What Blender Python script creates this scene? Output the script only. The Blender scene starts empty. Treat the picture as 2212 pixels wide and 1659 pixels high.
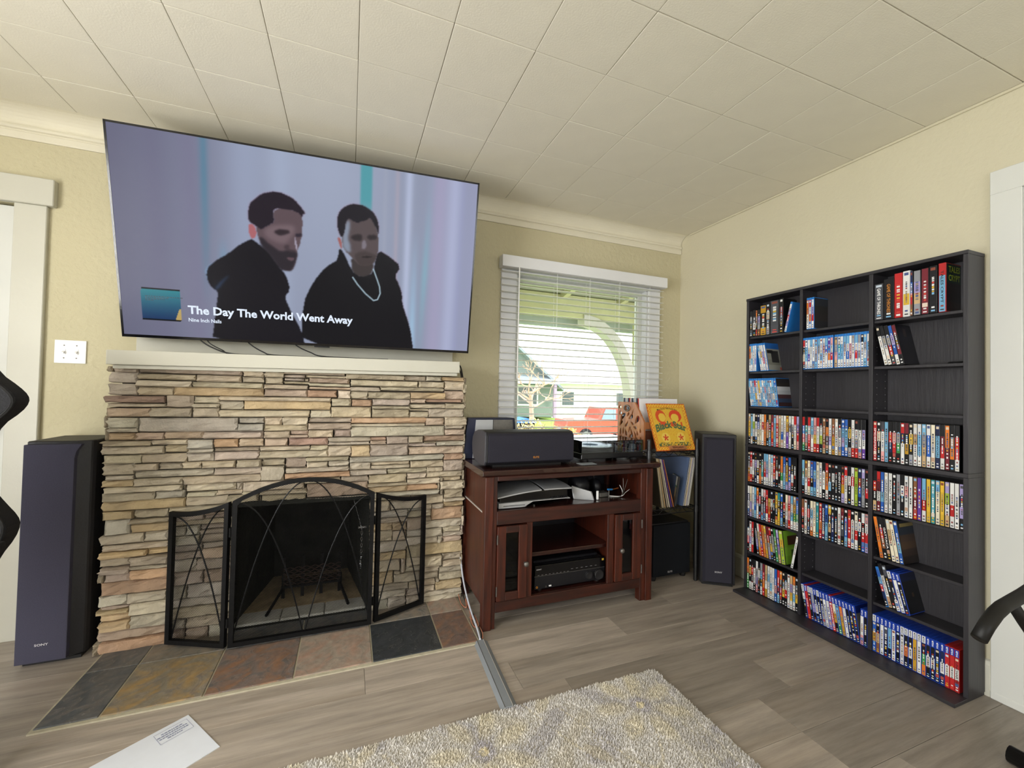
import bpy, bmesh, math, random
import numpy as np
from mathutils import Matrix, Vector
SC = bpy.context.scene
COL = SC.collection
PI = math.pi
random.seed(7)

# ---------------------------------------------------------------- camera
cam_d = bpy.data.cameras.new('camera'); cam = bpy.data.objects.new('camera', cam_d); COL.objects.link(cam)
cam_d.sensor_fit = 'HORIZONTAL'; cam_d.sensor_width = 36.0; cam_d.lens = 906.15 / 2212 * 36
cam_d.clip_start = 0.02; cam_d.clip_end = 300
def cam_axes(yaw, pitch, roll):
    f = Vector((math.sin(yaw)*math.cos(pitch), math.cos(yaw)*math.cos(pitch), math.sin(pitch)))
    r = Vector((math.cos(yaw), -math.sin(yaw), 0)); u = r.cross(f)
    return r*math.cos(roll)+u*math.sin(roll), u*math.cos(roll)-r*math.sin(roll), f
_r, _u, _f = cam_axes(.368929, .0202297, .0218174)
cam.matrix_world = Matrix(((_r.x, _u.x, -_f.x, 0), (_r.y, _u.y, -_f.y, 0), (_r.z, _u.z, -_f.z, 1.18), (0, 0, 0, 1)))
SC.camera = cam
# ---------------------------------------------------------------- view, world, sun, daylight
SC.view_settings.view_transform = 'Standard'; SC.view_settings.look = 'None'
SC.view_settings.gamma = 1.0; SC.view_settings.use_curve_mapping = False
SC.view_settings.exposure = 0.0
W = bpy.data.worlds.new('world'); SC.world = W; W.use_nodes = True
_bg = W.node_tree.nodes['Background']; _bg.inputs['Color'].default_value = (.93, .97, 1, 1); _bg.inputs['Strength'].default_value = 3.2
def sun(heading, e, col, ang):
    d = bpy.data.lights.new('sun', 'SUN'); d.energy = e; d.color = col; d.angle = ang
    o = bpy.data.objects.new('sun', d); COL.objects.link(o); o.rotation_euler = Vector(heading).to_track_quat('-Z', 'Y').to_euler()
sun((-.62, .30, -.72), 4.0, (1, .96, .88), math.radians(1))
def daylight(loc, rot, sx, sy, power, col):
    d = bpy.data.lights.new('window_daylight', 'AREA'); d.shape = 'RECTANGLE'; d.size = sx; d.size_y = sy; d.energy = power; d.color = col
    o = bpy.data.objects.new('window_daylight', d); COL.objects.link(o); o.location = loc; o.rotation_euler = rot
# the glazed patio door in the left-hand wall, the picture window behind the camera
daylight((-2.47, .2, 1.17), (0, -PI/2, 0), 1.9, 2.1, 114, (1, .99, .955))
daylight((.3, -2.96, 1.45), (-PI/2, 0, PI), 2.6, 1.3, 30, (1, .99, .955))

# ---------------------------------------------------------------- helpers
def lin(c):
    c = c/255.0
    return c/12.92 if c <= .04045 else ((c+.055)/1.055)**2.4
def S(h):
    """sRGB hex to linear"""
    return (lin(int(h[0:2], 16)), lin(int(h[2:4], 16)), lin(int(h[4:6], 16)))
def tag(o, label=None, cat=None, group=None, kind=None):
    if label: o['label'] = label
    if cat: o['category'] = cat
    if group: o['group'] = group
    if kind: o['kind'] = kind
    return o
def thing(name, label, cat, loc=(0, 0, 0), rz=0, group=None):
    o = bpy.data.objects.new(name, None); o.empty_display_size = .05; COL.objects.link(o)
    o.location = loc; o.rotation_euler = (0, 0, rz)
    return tag(o, label, cat, group)
def link(name, me, parent=None, loc=None, rot=None, mat=None):
    o = bpy.data.objects.new(name, me); COL.objects.link(o)
    if mat is not None and not me.materials: me.materials.append(mat)
    if parent is not None: o.parent = parent
    if loc is not None: o.location = loc
    if rot is not None: o.rotation_euler = rot
    return o
class MB:
    def __init__(s): s.v = []; s.f = []
    def add(s, v, f):
        n = len(s.v); s.v += [tuple(p) for p in v]; s.f += [tuple(i+n for i in q) for q in f]; return s
    def box(s, x0, x1, y0, y1, z0, z1):
        return s.add([(x0,y0,z0),(x1,y0,z0),(x1,y1,z0),(x0,y1,z0),(x0,y0,z1),(x1,y0,z1),(x1,y1,z1),(x0,y1,z1)],
                     [(0,3,2,1),(4,5,6,7),(0,1,5,4),(1,2,6,5),(2,3,7,6),(3,0,4,7)])
    def hexa(s, p):
        return s.add(p, [(0,3,2,1),(4,5,6,7),(0,1,5,4),(1,2,6,5),(2,3,7,6),(3,0,4,7)])
    def prism(s, poly, axis, a0, a1):
        """poly in the two other axes in cyclic order (x: yz, y: xz, z: xy)"""
        n = len(poly)
        def P(p, a):
            return (a, p[0], p[1]) if axis == 'x' else (p[0], a, p[1]) if axis == 'y' else (p[0], p[1], a)
        v = [P(p, a0) for p in poly]+[P(p, a1) for p in poly]
        f = [tuple(range(n)), tuple(range(2*n-1, n-1, -1))]+[(i, i+n, (i+1) % n+n, (i+1) % n) for i in range(n)]
        return s.add(v, f)
    def tube(s, pts, r, n=8, closed=False, cap=True):
        pts = [Vector(p) for p in pts]; m = len(pts); rs = r if isinstance(r, (list, tuple)) else [r]*m
        v = []; prev = None
        for i, p in enumerate(pts):
            if closed: t = pts[(i+1) % m]-pts[i-1]
            else: t = pts[min(i+1, m-1)]-pts[max(i-1, 0)]
            t.normalize()
            if prev is None:
                a = Vector((0, 0, 1)) if abs(t.z) < .9 else Vector((1, 0, 0)); prev = t.cross(a).normalized()
            else:
                prev = (prev-t*prev.dot(t)); prev = prev.normalized() if prev.length > 1e-6 else t.orthogonal().normalized()
            b = t.cross(prev)
            v += [p+(prev*math.cos(2*PI*k/n)+b*math.sin(2*PI*k/n))*rs[i] for k in range(n)]
        f = []
        for i in range(m if closed else m-1):
            j = (i+1) % m
            f += [(i*n+k, i*n+(k+1) % n, j*n+(k+1) % n, j*n+k) for k in range(n)]
        if cap and not closed:
            f += [tuple(range(n-1, -1, -1)), tuple((m-1)*n+k for k in range(n))]
        return s.add(v, f)
    def lathe(s, prof, c=(0, 0, 0), n=24, axis='z'):
        v = []; f = []; m = len(prof)
        for r, h in prof:
            for k in range(n):
                a = 2*PI*k/n; x, y = r*math.cos(a), r*math.sin(a)
                p = (x, y, h) if axis == 'z' else (h, x, y) if axis == 'x' else (y, h, x)
                v.append((c[0]+p[0], c[1]+p[1], c[2]+p[2]))
        for i in range(m-1):
            f += [(i*n+k, i*n+(k+1) % n, (i+1)*n+(k+1) % n, (i+1)*n+k) for k in range(n)]
        f += [tuple(range(n-1, -1, -1)), tuple((m-1)*n+k for k in range(n))]
        return s.add(v, f)
    def mesh(s, name, mat=None, bevel=0, seg=1, smooth=False, fix=True):
        me = bpy.data.meshes.new(name); me.from_pydata(s.v, [], s.f)
        if fix or bevel:
            bm = bmesh.new(); bm.from_mesh(me); bmesh.ops.recalc_face_normals(bm, faces=bm.faces)
            if bevel:
                es = [e for e in bm.edges if len(e.link_faces) == 2 and e.calc_face_angle(0) > .5]
                bmesh.ops.bevel(bm, geom=es, offset=bevel, segments=seg, affect='EDGES', profile=.7, clamp_overlap=True)
            bm.to_mesh(me); bm.free()
        if smooth: me.polygons.foreach_set('use_smooth', [True]*len(me.polygons))
        if mat is not None: me.materials.append(mat)
        return me
    def build(s, name, mat, parent=None, bevel=0, seg=1, smooth=False, loc=None, rot=None):
        return link(name, s.mesh(name, mat, bevel, seg, smooth), parent, loc, rot)
def struct(o): o['kind'] = 'structure'; return o
def bx(name, mat, parent, x0, x1, y0, y1, z0, z1, bevel=0, seg=1):
    return MB().box(x0, x1, y0, y1, z0, z1).build(name, mat, parent, bevel, seg)
def colour(me, cols, domain='FACE'):
    """cols: linear rgb per face or per point"""
    at = me.color_attributes.new('Col', 'FLOAT_COLOR', 'POINT' if domain == 'POINT' else 'CORNER')
    if domain == 'POINT':
        a = np.ones((len(cols), 4), 'f'); a[:, :3] = cols; at.data.foreach_set('color', a.ravel())
    else:
        a = np.ones((len(me.loops), 4), 'f')
        for p in me.polygons: a[p.loop_start:p.loop_start+p.loop_total, :3] = cols[p.index]
        at.data.foreach_set('color', a.ravel())
_fc = {}
def text_mesh(txt, size=1.0, bold=0.0, spacing=1.0, align='LEFT', thick=0.0):
    k = (txt, bold, spacing, align, thick)
    if k not in _fc:
        cu = bpy.data.curves.new('text', 'FONT'); cu.body = txt; cu.size = 1.0; cu.offset = bold; cu.space_character = spacing
        cu.align_x = align; cu.extrude = thick; cu.resolution_u = 2
        ob = bpy.data.objects.new('text_tmp', cu); COL.objects.link(ob)
        dg = bpy.context.evaluated_depsgraph_get(); dg.update()
        me = bpy.data.meshes.new_from_object(ob.evaluated_get(dg))
        a = np.array([v.co[:] for v in me.vertices]) if len(me.vertices) else np.zeros((1, 3))
        fs = [tuple(p.vertices) for p in me.polygons]
        bpy.data.objects.remove(ob); bpy.data.curves.remove(cu); bpy.data.meshes.remove(me)
        _fc[k] = (a, fs)
    return _fc[k]
def text_obj(name, txt, mat, parent, fn, width=None, height=None, bold=0.0, thick=0.0, spacing=1.0):
    """flat lettering; fn maps (u, v, w) of the text block (origin at its lower-left corner) to the parent's space"""
    a, fs = text_mesh(txt, bold=bold, thick=thick, spacing=spacing)
    a = a.copy(); lo = a.min(0); hi = a.max(0); a[:, :2] -= lo[:2]
    sx = width/max(hi[0]-lo[0], 1e-6) if width else None; sy = height/max(hi[1]-lo[1], 1e-6) if height else None
    sx = sx or sy; sy = sy or sx
    me = bpy.data.meshes.new(name); me.from_pydata([fn(p[0]*sx, p[1]*sy, p[2]*sy) for p in a], [], fs); me.materials.append(mat)
    return link(name, me, parent)

# ---------------------------------------------------------------- materials
def new_mat(name):
    m = bpy.data.materials.new(name); m.use_nodes = True; nt = m.node_tree
    return m, nt, nt.nodes['Principled BSDF']
def nd(nt, typ, **kw):
    n = nt.nodes.new(typ)
    for k, v in kw.items():
        if k in n.inputs: n.inputs[k].default_value = v
        else: setattr(n, k, v)
    return n
def mix(nt, fac, a, b, mode='MIX'):
    n = nt.nodes.new('ShaderNodeMix'); n.data_type = 'RGBA'; n.blend_type = mode
    for i, val in ((0, fac), (6, a), (7, b)):
        if hasattr(val, 'is_output'): nt.links.new(val, n.inputs[i])
        elif i == 0: n.inputs[0].default_value = val
        else: n.inputs[i].default_value = (*val[:3], 1)
    return n.outputs[2]
def M(name, col, rough=.5, metal=0.0, spec=.5, var=0.0, vs=8.0, bump=0.0, bs=60.0, stretch=(1, 1, 1), coat=0.0, col2=None, detail=3, bd=.02, rvar=0.0):
    m, nt, b = new_mat(name); L = nt.links.new
    b.inputs['Roughness'].default_value = rough; b.inputs['Metallic'].default_value = metal
    b.inputs['Specular IOR Level'].default_value = spec; b.inputs['Coat Weight'].default_value = coat
    tc = nd(nt, 'ShaderNodeTexCoord'); mp = nd(nt, 'ShaderNodeMapping'); mp.inputs['Scale'].default_value = stretch; L(tc.outputs['Object'], mp.inputs[0])
    n = nd(nt, 'ShaderNodeTexNoise', Scale=vs, Detail=detail); L(mp.outputs[0], n.inputs['Vector'])
    c2 = col2 or tuple(min(1, c*(1+var)) for c in col); c1 = col if col2 else tuple(c*(1-var) for c in col)
    rp = nd(nt, 'ShaderNodeMapRange'); rp.inputs['From Min'].default_value = .3; rp.inputs['From Max'].default_value = .7; L(n.outputs['Fac'], rp.inputs[0])
    L(mix(nt, rp.outputs[0], c1, c2), b.inputs['Base Color'])
    if rvar:
        r2 = nd(nt, 'ShaderNodeMapRange'); r2.inputs['To Min'].default_value = rough-rvar; r2.inputs['To Max'].default_value = rough+rvar
        L(rp.outputs[0], r2.inputs[0]); L(r2.outputs[0], b.inputs['Roughness'])
    if bump:
        n2 = nd(nt, 'ShaderNodeTexNoise', Scale=bs, Detail=4.0); L(mp.outputs[0], n2.inputs['Vector'])
        bp = nd(nt, 'ShaderNodeBump', Strength=bump, Distance=bd); L(n2.outputs['Fac'], bp.inputs['Height']); L(bp.outputs[0], b.inputs['Normal'])
    return m
def attr_mat(name, rough=.4, spec=.4, emit=0.0):
    m, nt, b = new_mat(name); a = nd(nt, 'ShaderNodeVertexColor', layer_name='Col')
    b.inputs['Roughness'].default_value = rough; b.inputs['Specular IOR Level'].default_value = spec
    n = nd(nt, 'ShaderNodeTexNoise', Scale=300.0); nt.links.new(mix(nt, .04, a.outputs[0], n.outputs['Color'], 'MULTIPLY'), b.inputs['Base Color'])
    if emit:
        b.inputs['Base Color'].default_value = (.004, .004, .004, 1)
        for l in list(b.inputs['Base Color'].links): nt.links.remove(l)
        nt.links.new(a.outputs[0], b.inputs['Emission Color']); b.inputs['Emission Strength'].default_value = emit
    return m
def glass_mat(name, tint=(1, 1, 1), refl=.06, rough=.02, ior_mix=True):
    m, nt, b = new_mat(name); nt.nodes.remove(b); out = nt.nodes['Material Output']
    t = nd(nt, 'ShaderNodeBsdfTransparent'); t.inputs[0].default_value = (*tint, 1)
    g = nd(nt, 'ShaderNodeBsdfGlossy'); g.inputs['Roughness'].default_value = rough
    f = nd(nt, 'ShaderNodeFresnel', IOR=1.45); mx = nd(nt, 'ShaderNodeMixShader')
    nt.links.new(f.outputs[0], mx.inputs[0]); nt.links.new(t.outputs[0], mx.inputs[1]); nt.links.new(g.outputs[0], mx.inputs[2])
    nt.links.new(mx.outputs[0], out.inputs[0]); return m
def objcol_mat(name, rough, vs, var, bump, bs, stretch=(1, 1, 1), spec=.3, bd=.01, tint=None, tint_amt=0.0, detail=5.0, nr=.6):
    """base colour from each object's own colour, with grain"""
    m, nt, b = new_mat(name); L = nt.links.new
    oi = nd(nt, 'ShaderNodeObjectInfo'); tc = nd(nt, 'ShaderNodeTexCoord'); mp = nd(nt, 'ShaderNodeMapping'); mp.inputs['Scale'].default_value = stretch
    ad = nd(nt, 'ShaderNodeVectorMath', operation='ADD'); ml = nd(nt, 'ShaderNodeVectorMath', operation='SCALE'); ml.inputs['Scale'].default_value = 37.0
    cb = nd(nt, 'ShaderNodeCombineXYZ')
    for i in range(3): L(oi.outputs['Random'], cb.inputs[i])
    L(cb.outputs[0], ml.inputs[0]); L(tc.outputs['Object'], ad.inputs[0]); L(ml.outputs[0], ad.inputs[1]); L(ad.outputs[0], mp.inputs[0])
    n = nd(nt, 'ShaderNodeTexNoise', Scale=vs, Detail=detail, Roughness=nr); L(mp.outputs[0], n.inputs['Vector'])
    rp = nd(nt, 'ShaderNodeMapRange'); rp.inputs['From Min'].default_value = .3; rp.inputs['From Max'].default_value = .7
    rp.inputs['To Min'].default_value = 1-var; rp.inputs['To Max'].default_value = 1+var; L(n.outputs['Fac'], rp.inputs[0])
    v2 = nd(nt, 'ShaderNodeVectorMath', operation='SCALE'); L(oi.outputs['Color'], v2.inputs[0]); L(rp.outputs[0], v2.inputs['Scale'])
    outc = v2.outputs[0]
    if tint is not None:
        n3 = nd(nt, 'ShaderNodeTexNoise', Scale=vs*.45, Detail=2.0); L(mp.outputs[0], n3.inputs['Vector'])
        r3 = nd(nt, 'ShaderNodeMapRange'); r3.inputs['From Min'].default_value = .5; r3.inputs['From Max'].default_value = .72; r3.inputs['To Max'].default_value = tint_amt; L(n3.outputs['Fac'], r3.inputs[0])
        outc = mix(nt, r3.outputs[0], outc, tint)
    L(outc, b.inputs['Base Color'])
    b.inputs['Roughness'].default_value = rough; b.inputs['Specular IOR Level'].default_value = spec
    if bump:
        n2 = nd(nt, 'ShaderNodeTexNoise', Scale=bs, Detail=6.0, Roughness=.65); L(mp.outputs[0], n2.inputs['Vector'])
        bp = nd(nt, 'ShaderNodeBump', Strength=bump, Distance=bd); L(n2.outputs['Fac'], bp.inputs['Height']); L(bp.outputs[0], b.inputs['Normal'])
    return m
MT = dict(
    wall=M('wall_plaster', S('c6be9f'), .75, var=.03, vs=2.5, bump=.5, bs=38, spec=.25, bd=.012),
    wallR=M('wall_plaster_smooth', S('cec7ae'), .6, var=.02, vs=2.0, bump=.12, bs=55, spec=.3),
    ceil=M('ceiling_tile', S('e3dece'), .7, var=.015, vs=9, bump=.14, bs=160, spec=.25, bd=.004),
    cove=M('cove_plaster', S('e0dac6'), .65, var=.02, vs=6, bump=.2, bs=120, spec=.3, bd=.004),
    trim=M('painted_trim', S('c9c7ba'), .42, var=.02, vs=5, bump=.05, bs=40),
    white=M('white_paint', S('d6d7d2'), .45, var=.015, vs=6),
    valance=M('valance_white', S('e6e7ea'), .45, var=.015, vs=6),
    blind=M('blind_slat', S('f2f2ee'), .4, var=.01, vs=4, spec=.4),
    plastic=M('white_plastic', S('eeeeee'), .35, var=.01),
    black=M('black_plastic', S('15151a'), .42, var=.1, vs=40, spec=.4),
    blackg=M('black_gloss', S('0c0c10'), .16, var=.05, spec=.5),
    iron=M('black_iron', S('0c0c0e'), .55, var=.15, vs=60, bump=.1, bs=200, spec=.22),
    soot=M('sooty_steel', S('191b1a'), .8, var=.35, vs=9, bump=.2, bs=30, spec=.2, col2=S('2b2c28')),
    chrome=M('chrome', S('b9bcc2'), .25, 1.0, var=.05),
    steel=M('dull_steel', S('7d7a76'), .45, .8, var=.15, vs=30),
    rubber=M('black_rubber', S('121214'), .65, var=.1),
    cable=M('black_cable', S('1a1a1c'), .5, var=.1),
    darkwood=None,
    glass=glass_mat('window_glass'), acrylic=glass_mat('acrylic_lid', (.93, .96, .98)), dark_glass=glass_mat('smoked_door_glass', (.35, .37, .4)),
    attr=attr_mat('printed_sleeve', .33, .45), print_=attr_mat('printed_board', .45, .35),
    shelf=M('black_laminate', S('29272c'), .45, var=.12, vs=30, stretch=(1, 1, .08), bump=.06, bs=90, spec=.6),
    bluecase=M('blue_case_plastic', S('1b3fa8'), .3, var=.04, spec=.5), bdcase=M('clear_blue_case_plastic', S('2a78c8'), .25, var=.05, spec=.5),
    blackcase=M('black_case_plastic', S('141416'), .3, var=.05, spec=.5), redcase=M('red_case_plastic', S('a82424'), .3, var=.05),
    greencase=M('green_case_plastic', S('3f8a3a'), .3, var=.05), whitecase=M('white_case_plastic', S('e2e4e8'), .3, var=.03),
    ink=M('black_ink', S('1c1c1e'), .5, var=.02), wink=M('white_ink', S('f2f2f2'), .5, var=.02),
    gold=M('gold_ink', S('d08a3a'), .4, .3, var=.05),
    paper=M('paper', S('dfe3ec'), .6, var=.015, vs=20),
    spkgrille=M('speaker_grille_cloth', S('454453'), .85, var=.1, vs=300, bump=.25, bs=700, spec=.15, bd=.002),
    grille_dark=M('old_grille_cloth', S('302f38'), .85, var=.1, vs=300, bump=.25, bs=700, spec=.12, bd=.002),
    grille_sub=M('subwoofer_grille_cloth', S('1c1e22'), .85, var=.1, vs=300, bump=.25, bs=700, spec=.1, bd=.002),
    spkbody=M('speaker_vinyl', S('18171b'), .5, var=.12, vs=20, bump=.08, bs=150),
    silver=M('brushed_silver', S('b9bbbf'), .32, .35, var=.04, vs=12),
)
def wood(name, c1, c2, rough=.38, scale=5, stretch=(1, 1, .08), coat=.2, bump=.05):
    return M(name, c1, rough, var=0, col2=c2, vs=scale, stretch=stretch, detail=6, bump=bump, bs=60, coat=coat)
def _translucent(m, amt, col):
    nt = m.node_tree; out = nt.nodes['Material Output']; b = nt.nodes['Principled BSDF']
    t = nd(nt, 'ShaderNodeBsdfTranslucent'); t.inputs[0].default_value = (*col, 1); mx = nd(nt, 'ShaderNodeMixShader'); mx.inputs[0].default_value = amt
    nt.links.new(b.outputs[0], mx.inputs[1]); nt.links.new(t.outputs[0], mx.inputs[2]); nt.links.new(mx.outputs[0], out.inputs[0])
_translucent(MT['blind'], .15, (.9, .92, .9))
MT['cherry'] = wood('cherry_wood', S('2c1009'), S('54210f'), .45, 9, (6, 6, .55), coat=.03)
MT['cherryh'] = wood('cherry_wood_rails', S('220d08'), S('42190d'), .45, 9, (.55, 6, 6), coat=.03)
MT['cherrytop'] = wood('cherry_wood_top', S('221010'), S('381a15'), .22, 9, (.55, 6, 6), coat=.4)
MT['walnut'] = wood('walnut_veneer', S('8a5230'), S('c08050'), .42, 8, (5, 5, .5))
MT['walnutd'] = wood('dark_walnut', S('3c1f16'), S('5a3222'), .42, 8, (1, 4, 4))
# ================================================================ room shell
YW, XR, XL, YB, ZC = 2.63, 2.44, -2.4, -2.9, 2.441
MT['floor'] = objcol_mat('vinyl_plank', .40, 2.2, .33, .12, 26, (.9, 12, 1), spec=.42, bd=.003, tint=S('8f7f6d'), tint_amt=.35, detail=11.0, nr=.72)
MT['subfloor'] = M('subfloor', S('4a4038'), .8, var=.1)
fl = struct(MB().box(XL-.12, XR+.12, YB-.12, YW+.15, -.09, -.012).build('floor', MT['subfloor']))
rw = random.Random(4)
joints = {0: 1.53, 1: 1.72, 2: .865, 3: .68, 4: 1.31, 5: 1.745, 6: .4, 7: 1.1}
tones = {(1, 1.5): .68, (2, 1.5): .72, (3, 1.3): .88, (4, .7): 1.1, (0, 1.0): .95, (1, 2.2): .85, (5, 1.2): .78, (4, 2.0): .84, (0, 2.0): .75, (3, 2.2): .75, (2, 2.3): .7, (-1, 1.8): .7, (-2, 1.8): .75}  # plank tones; the right-hand ones also carry the light's falloff in their colour
k = -23
while True:
    y0 = 1.03+.1755*k; y1 = y0+.1755
    if y0 > YW: break
    a = max(y0, YB); b = min(y1, YW)
    if b > a+.01:
        off = joints.get(k, rw.uniform(0, 1.22)); xs = [off+1.22*n for n in range(-5, 4)]
        cuts = [XL]+[x for x in xs if XL+.03 < x < XR-.03]+[XR]
        for i in range(len(cuts)-1):
            t = rw.uniform(.86, 1.1); cx = (cuts[i]+cuts[i+1])/2
            for (kk, xx), tv in tones.items():
                if kk == k and cuts[i] < xx < cuts[i+1]: t = tv
            o = bx('plank', MT['floor'], fl, cuts[i]+.0006, cuts[i+1]-.0006, a+.0006, b-.0006, -.012, 0, .0008)
            c = S('a59b90'); o.color = (c[0]*t, c[1]*t*.99, c[2]*t*.98, 1)
    k += 1
# ceiling: backing slab plus the square tiles one sees
cl = struct(MB().box(XL-.12, XR+.12, YB-.12, YW+.15, ZC+.007, ZC+.09).build('ceiling', MT['ceil']))
_tm = {}
for i in range(-9, 8):
    for j in range(-1, 10):
        x0 = max((-.0123+i)*.3048, XL); x1 = min((-.0123+i+1)*.3048, XR-.001)
        y0 = (7.5437-(j+1)*.98479)*.3048+.3001; y1 = y0+.3001
        y0, y1 = y0-.3001, y1-.3001
        y1 = min(y1, 2.552)
        if x1-x0 < .02 or y1-y0 < .02: continue
        g = .0011; key = (round(x1-x0, 3), round(y1-y0, 3))
        if key not in _tm:
            w, d = key; _tm[key] = MB().box(g, w-g, g, d-g, 0, .0075).mesh('ceiling_tile', MT['ceil'], .0028, 2)
        o = link('ceiling_tile', _tm[key], cl, (x0+rw.uniform(-.0006, .0006), y0+rw.uniform(-.0006, .0006), ZC+rw.uniform(-.0004, .0004)))
struct(MB().box(XL, XR, YB, (7.5437-10*.98479)*.3048-.002, ZC, ZC+.009).build('ceiling_rear', MT['ceil']))
# back wall with the firebox, door and window openings
w = MB(); T0, T1 = YW, YW+.14; ZT = ZC+.02
WX0, WX1, WZ0, WZ1 = 1.03, 2.12, .78, 1.99
w.box(XL-.12, -2.30, T0, T1, 0, ZT).box(-2.30, -1.46, T0, T1, 2.005, ZT).box(-1.46, -.50, T0, T1, 0, ZT)
w.box(-.50, .115, T0, T1, .66, ZT).box(.115, WX0, T0, T1, 0, ZT)
w.box(WX0, WX1, T0, T1, 0, WZ0).box(WX0, WX1, T0, T1, WZ1, ZT).box(WX1, XR+.12, T0, T1, 0, ZT)
struct(w.build('wall_back', MT['wall']))
# right wall with a door, left wall and rear wall with their windows
w = MB(); w.box(XR, XR+.12, .80, YW, 0, ZT).box(XR, XR+.12, -.02, .80, 2.03, ZT).box(XR, XR+.12, YB-.12, -.02, 0, ZT)
struct(w.build('wall_right', MT['wallR']))
w = MB(); LY0, LY1, LZ0, LZ1 = -.9, 1.3, .14, 2.12
w.box(XL-.12, XL, YB-.12, LY0, 0, ZT).box(XL-.12, XL, LY1, YW, 0, ZT).box(XL-.12, XL, LY0, LY1, 0, LZ0).box(XL-.12, XL, LY0, LY1, LZ1, ZT)
struct(w.build('wall_left', MT['wall']))
w = MB(); RX0, RX1, RZ0, RZ1 = -1.05, 1.65, .78, 2.12
w.box(XL, RX0, YB-.12, YB, 0, ZT).box(RX1, XR, YB-.12, YB, 0, ZT).box(RX0, RX1, YB-.12, YB, 0, RZ0).box(RX0, RX1, YB-.12, YB, RZ1, ZT)
struct(w.build('wall_rear', MT['wallR']))
def wframe(name, parent_axis, a0, a1, z0, z1, p, thick, cas, sgn):
    """casing and sash bars of a window that faces along x or y"""
    def B(m, u0, u1, p0, p1, q0, q1):
        p0, p1 = min(p0, p1), max(p0, p1)
        return m.box(p0, p1, u0, u1, q0, q1) if parent_axis == 'x' else m.box(u0, u1, p0, p1, q0, q1)
    m = MB()
    for u0, u1, q0, q1 in ((a0-cas, a0, z0-cas, z1+cas), (a1, a1+cas, z0-cas, z1+cas), (a0, a1, z1, z1+cas), (a0, a1, z0-cas, z0)):
        B(m, u0, u1, p, p+sgn*.018, q0, q1)
    o = struct(m.build(name, MT['trim'], bevel=.003))
    m = MB(); d0, d1 = p-sgn*.05, p-sgn*.09; s = .045; mid = (a0+a1)/2
    for u0, u1, q0, q1 in ((a0, a0+s, z0, z1), (a1-s, a1, z0, z1), (a0, a1, z1-s, z1), (a0, a1, z0, z0+s), (mid-.03, mid+.03, z0, z1)):
        B(m, u0, u1, d0, d1, q0, q1)
    m.build('sash', MT['trim'], o)
    m = MB(); B(m, a0+s, a1-s, p-sgn*.072, p-sgn*.068, z0+s, z1-s); m.build('pane', MT['glass'], o)
wframe('window_2', 'x', LY0, LY1, LZ0, LZ1, XL, .12, .09, 1)
wframe('window_3', 'y', RX0, RX1, RZ0, RZ1, YB, .12, .09, 1)
# cove with its picture moulding along the back wall
pr = [(YW, 2.36)]+[(2.545+.085*math.cos(a), 2.36+.081*math.sin(a)) for a in [PI/2*t/8 for t in range(9)]][1:]+[(2.545, ZC+.004), (YW, ZC+.004)]
struct(MB().prism(pr, 'x', XL, XR-.004).build('trim_cove', MT['cove']))
pr = [(YW, 2.306), (YW-.010, 2.306), (YW-.013, 2.312), (YW-.013, 2.338), (YW-.007, 2.342), (YW-.007, 2.347), (YW-.017, 2.351), (YW-.019, 2.358), (YW-.017, 2.366), (YW-.008, 2.371), (YW-.008, 2.377), (YW, 2.38)]
struct(MB().prism(pr, 'x', XL, XR-.006).build('trim_picture_moulding', MT['cove']))
struct(MB().prism([(YB, ZC-.012), (2.53, ZC-.012), (2.53, ZC), (YB, ZC)], 'x', XR-.009, XR).build('trim_ceiling_edge', MT['wallR'], bevel=.002))
# baseboards
def base(name, poly, ax, a0, a1): struct(MB().prism(poly, ax, a0, a1).build(name, MT['trim'], bevel=.002))
base('baseboard_back', [(YW, 0), (YW-.016, 0), (YW-.016, .125), (YW-.009, .14), (YW, .146)], 'x', .63, XR-.016)
base('baseboard_corner', [(YW, 0), (YW-.016, 0), (YW-.016, .125), (YW-.009, .14), (YW, .146)], 'x', -1.345, -.985)
base('baseboard_right', [(XR, 0), (XR-.015, 0), (XR-.015, .125), (XR-.009, .14), (XR, .146)], 'y', .889, YW)
base('baseboard_left', [(XL, 0), (XL+.016, 0), (XL+.016, .125), (XL+.009, .14), (XL, .146)], 'y', YB, YW)
# door_1: the white door in the back wall, cased, partly out of the picture
d = struct(MB().box(-2.415, -2.30, YW-.02, YW, 0, 2.005).box(-1.46, -1.345, YW-.02, YW, 0, 2.005).box(-2.445, -1.318, YW-.032, YW, 2.005, 2.13).build('door_1', MT['trim'], bevel=.003))
m = MB(); m.box(-2.29, -1.47, YW+.012, YW+.05, .01, 1.995)
slab = m.build('door_slab', MT['white'], d, bevel=.002)
for (z0, z1) in ((.22, .95), (1.12, 1.85)):
    for (x0, x1) in ((-2.17, -1.93), (-1.83, -1.59)):
        MB().box(x0, x1, YW+.006, YW+.014, z0, z1).build('door_panel', MT['white'], slab, bevel=.004)
MB().box(-2.30, -1.46, YW+.05, YW+.13, 0, 2.005).build('door_jamb', MT['trim'], d)
MB().lathe([(.001, 0), (.014, 0), (.012, -.03), (.026, -.045), (.03, -.06), (.02, -.075), (.001, -.078)], (-1.54, YW+.012, .98), 20, 'y').build('door_knob', MT['chrome'], d, smooth=True)
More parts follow.
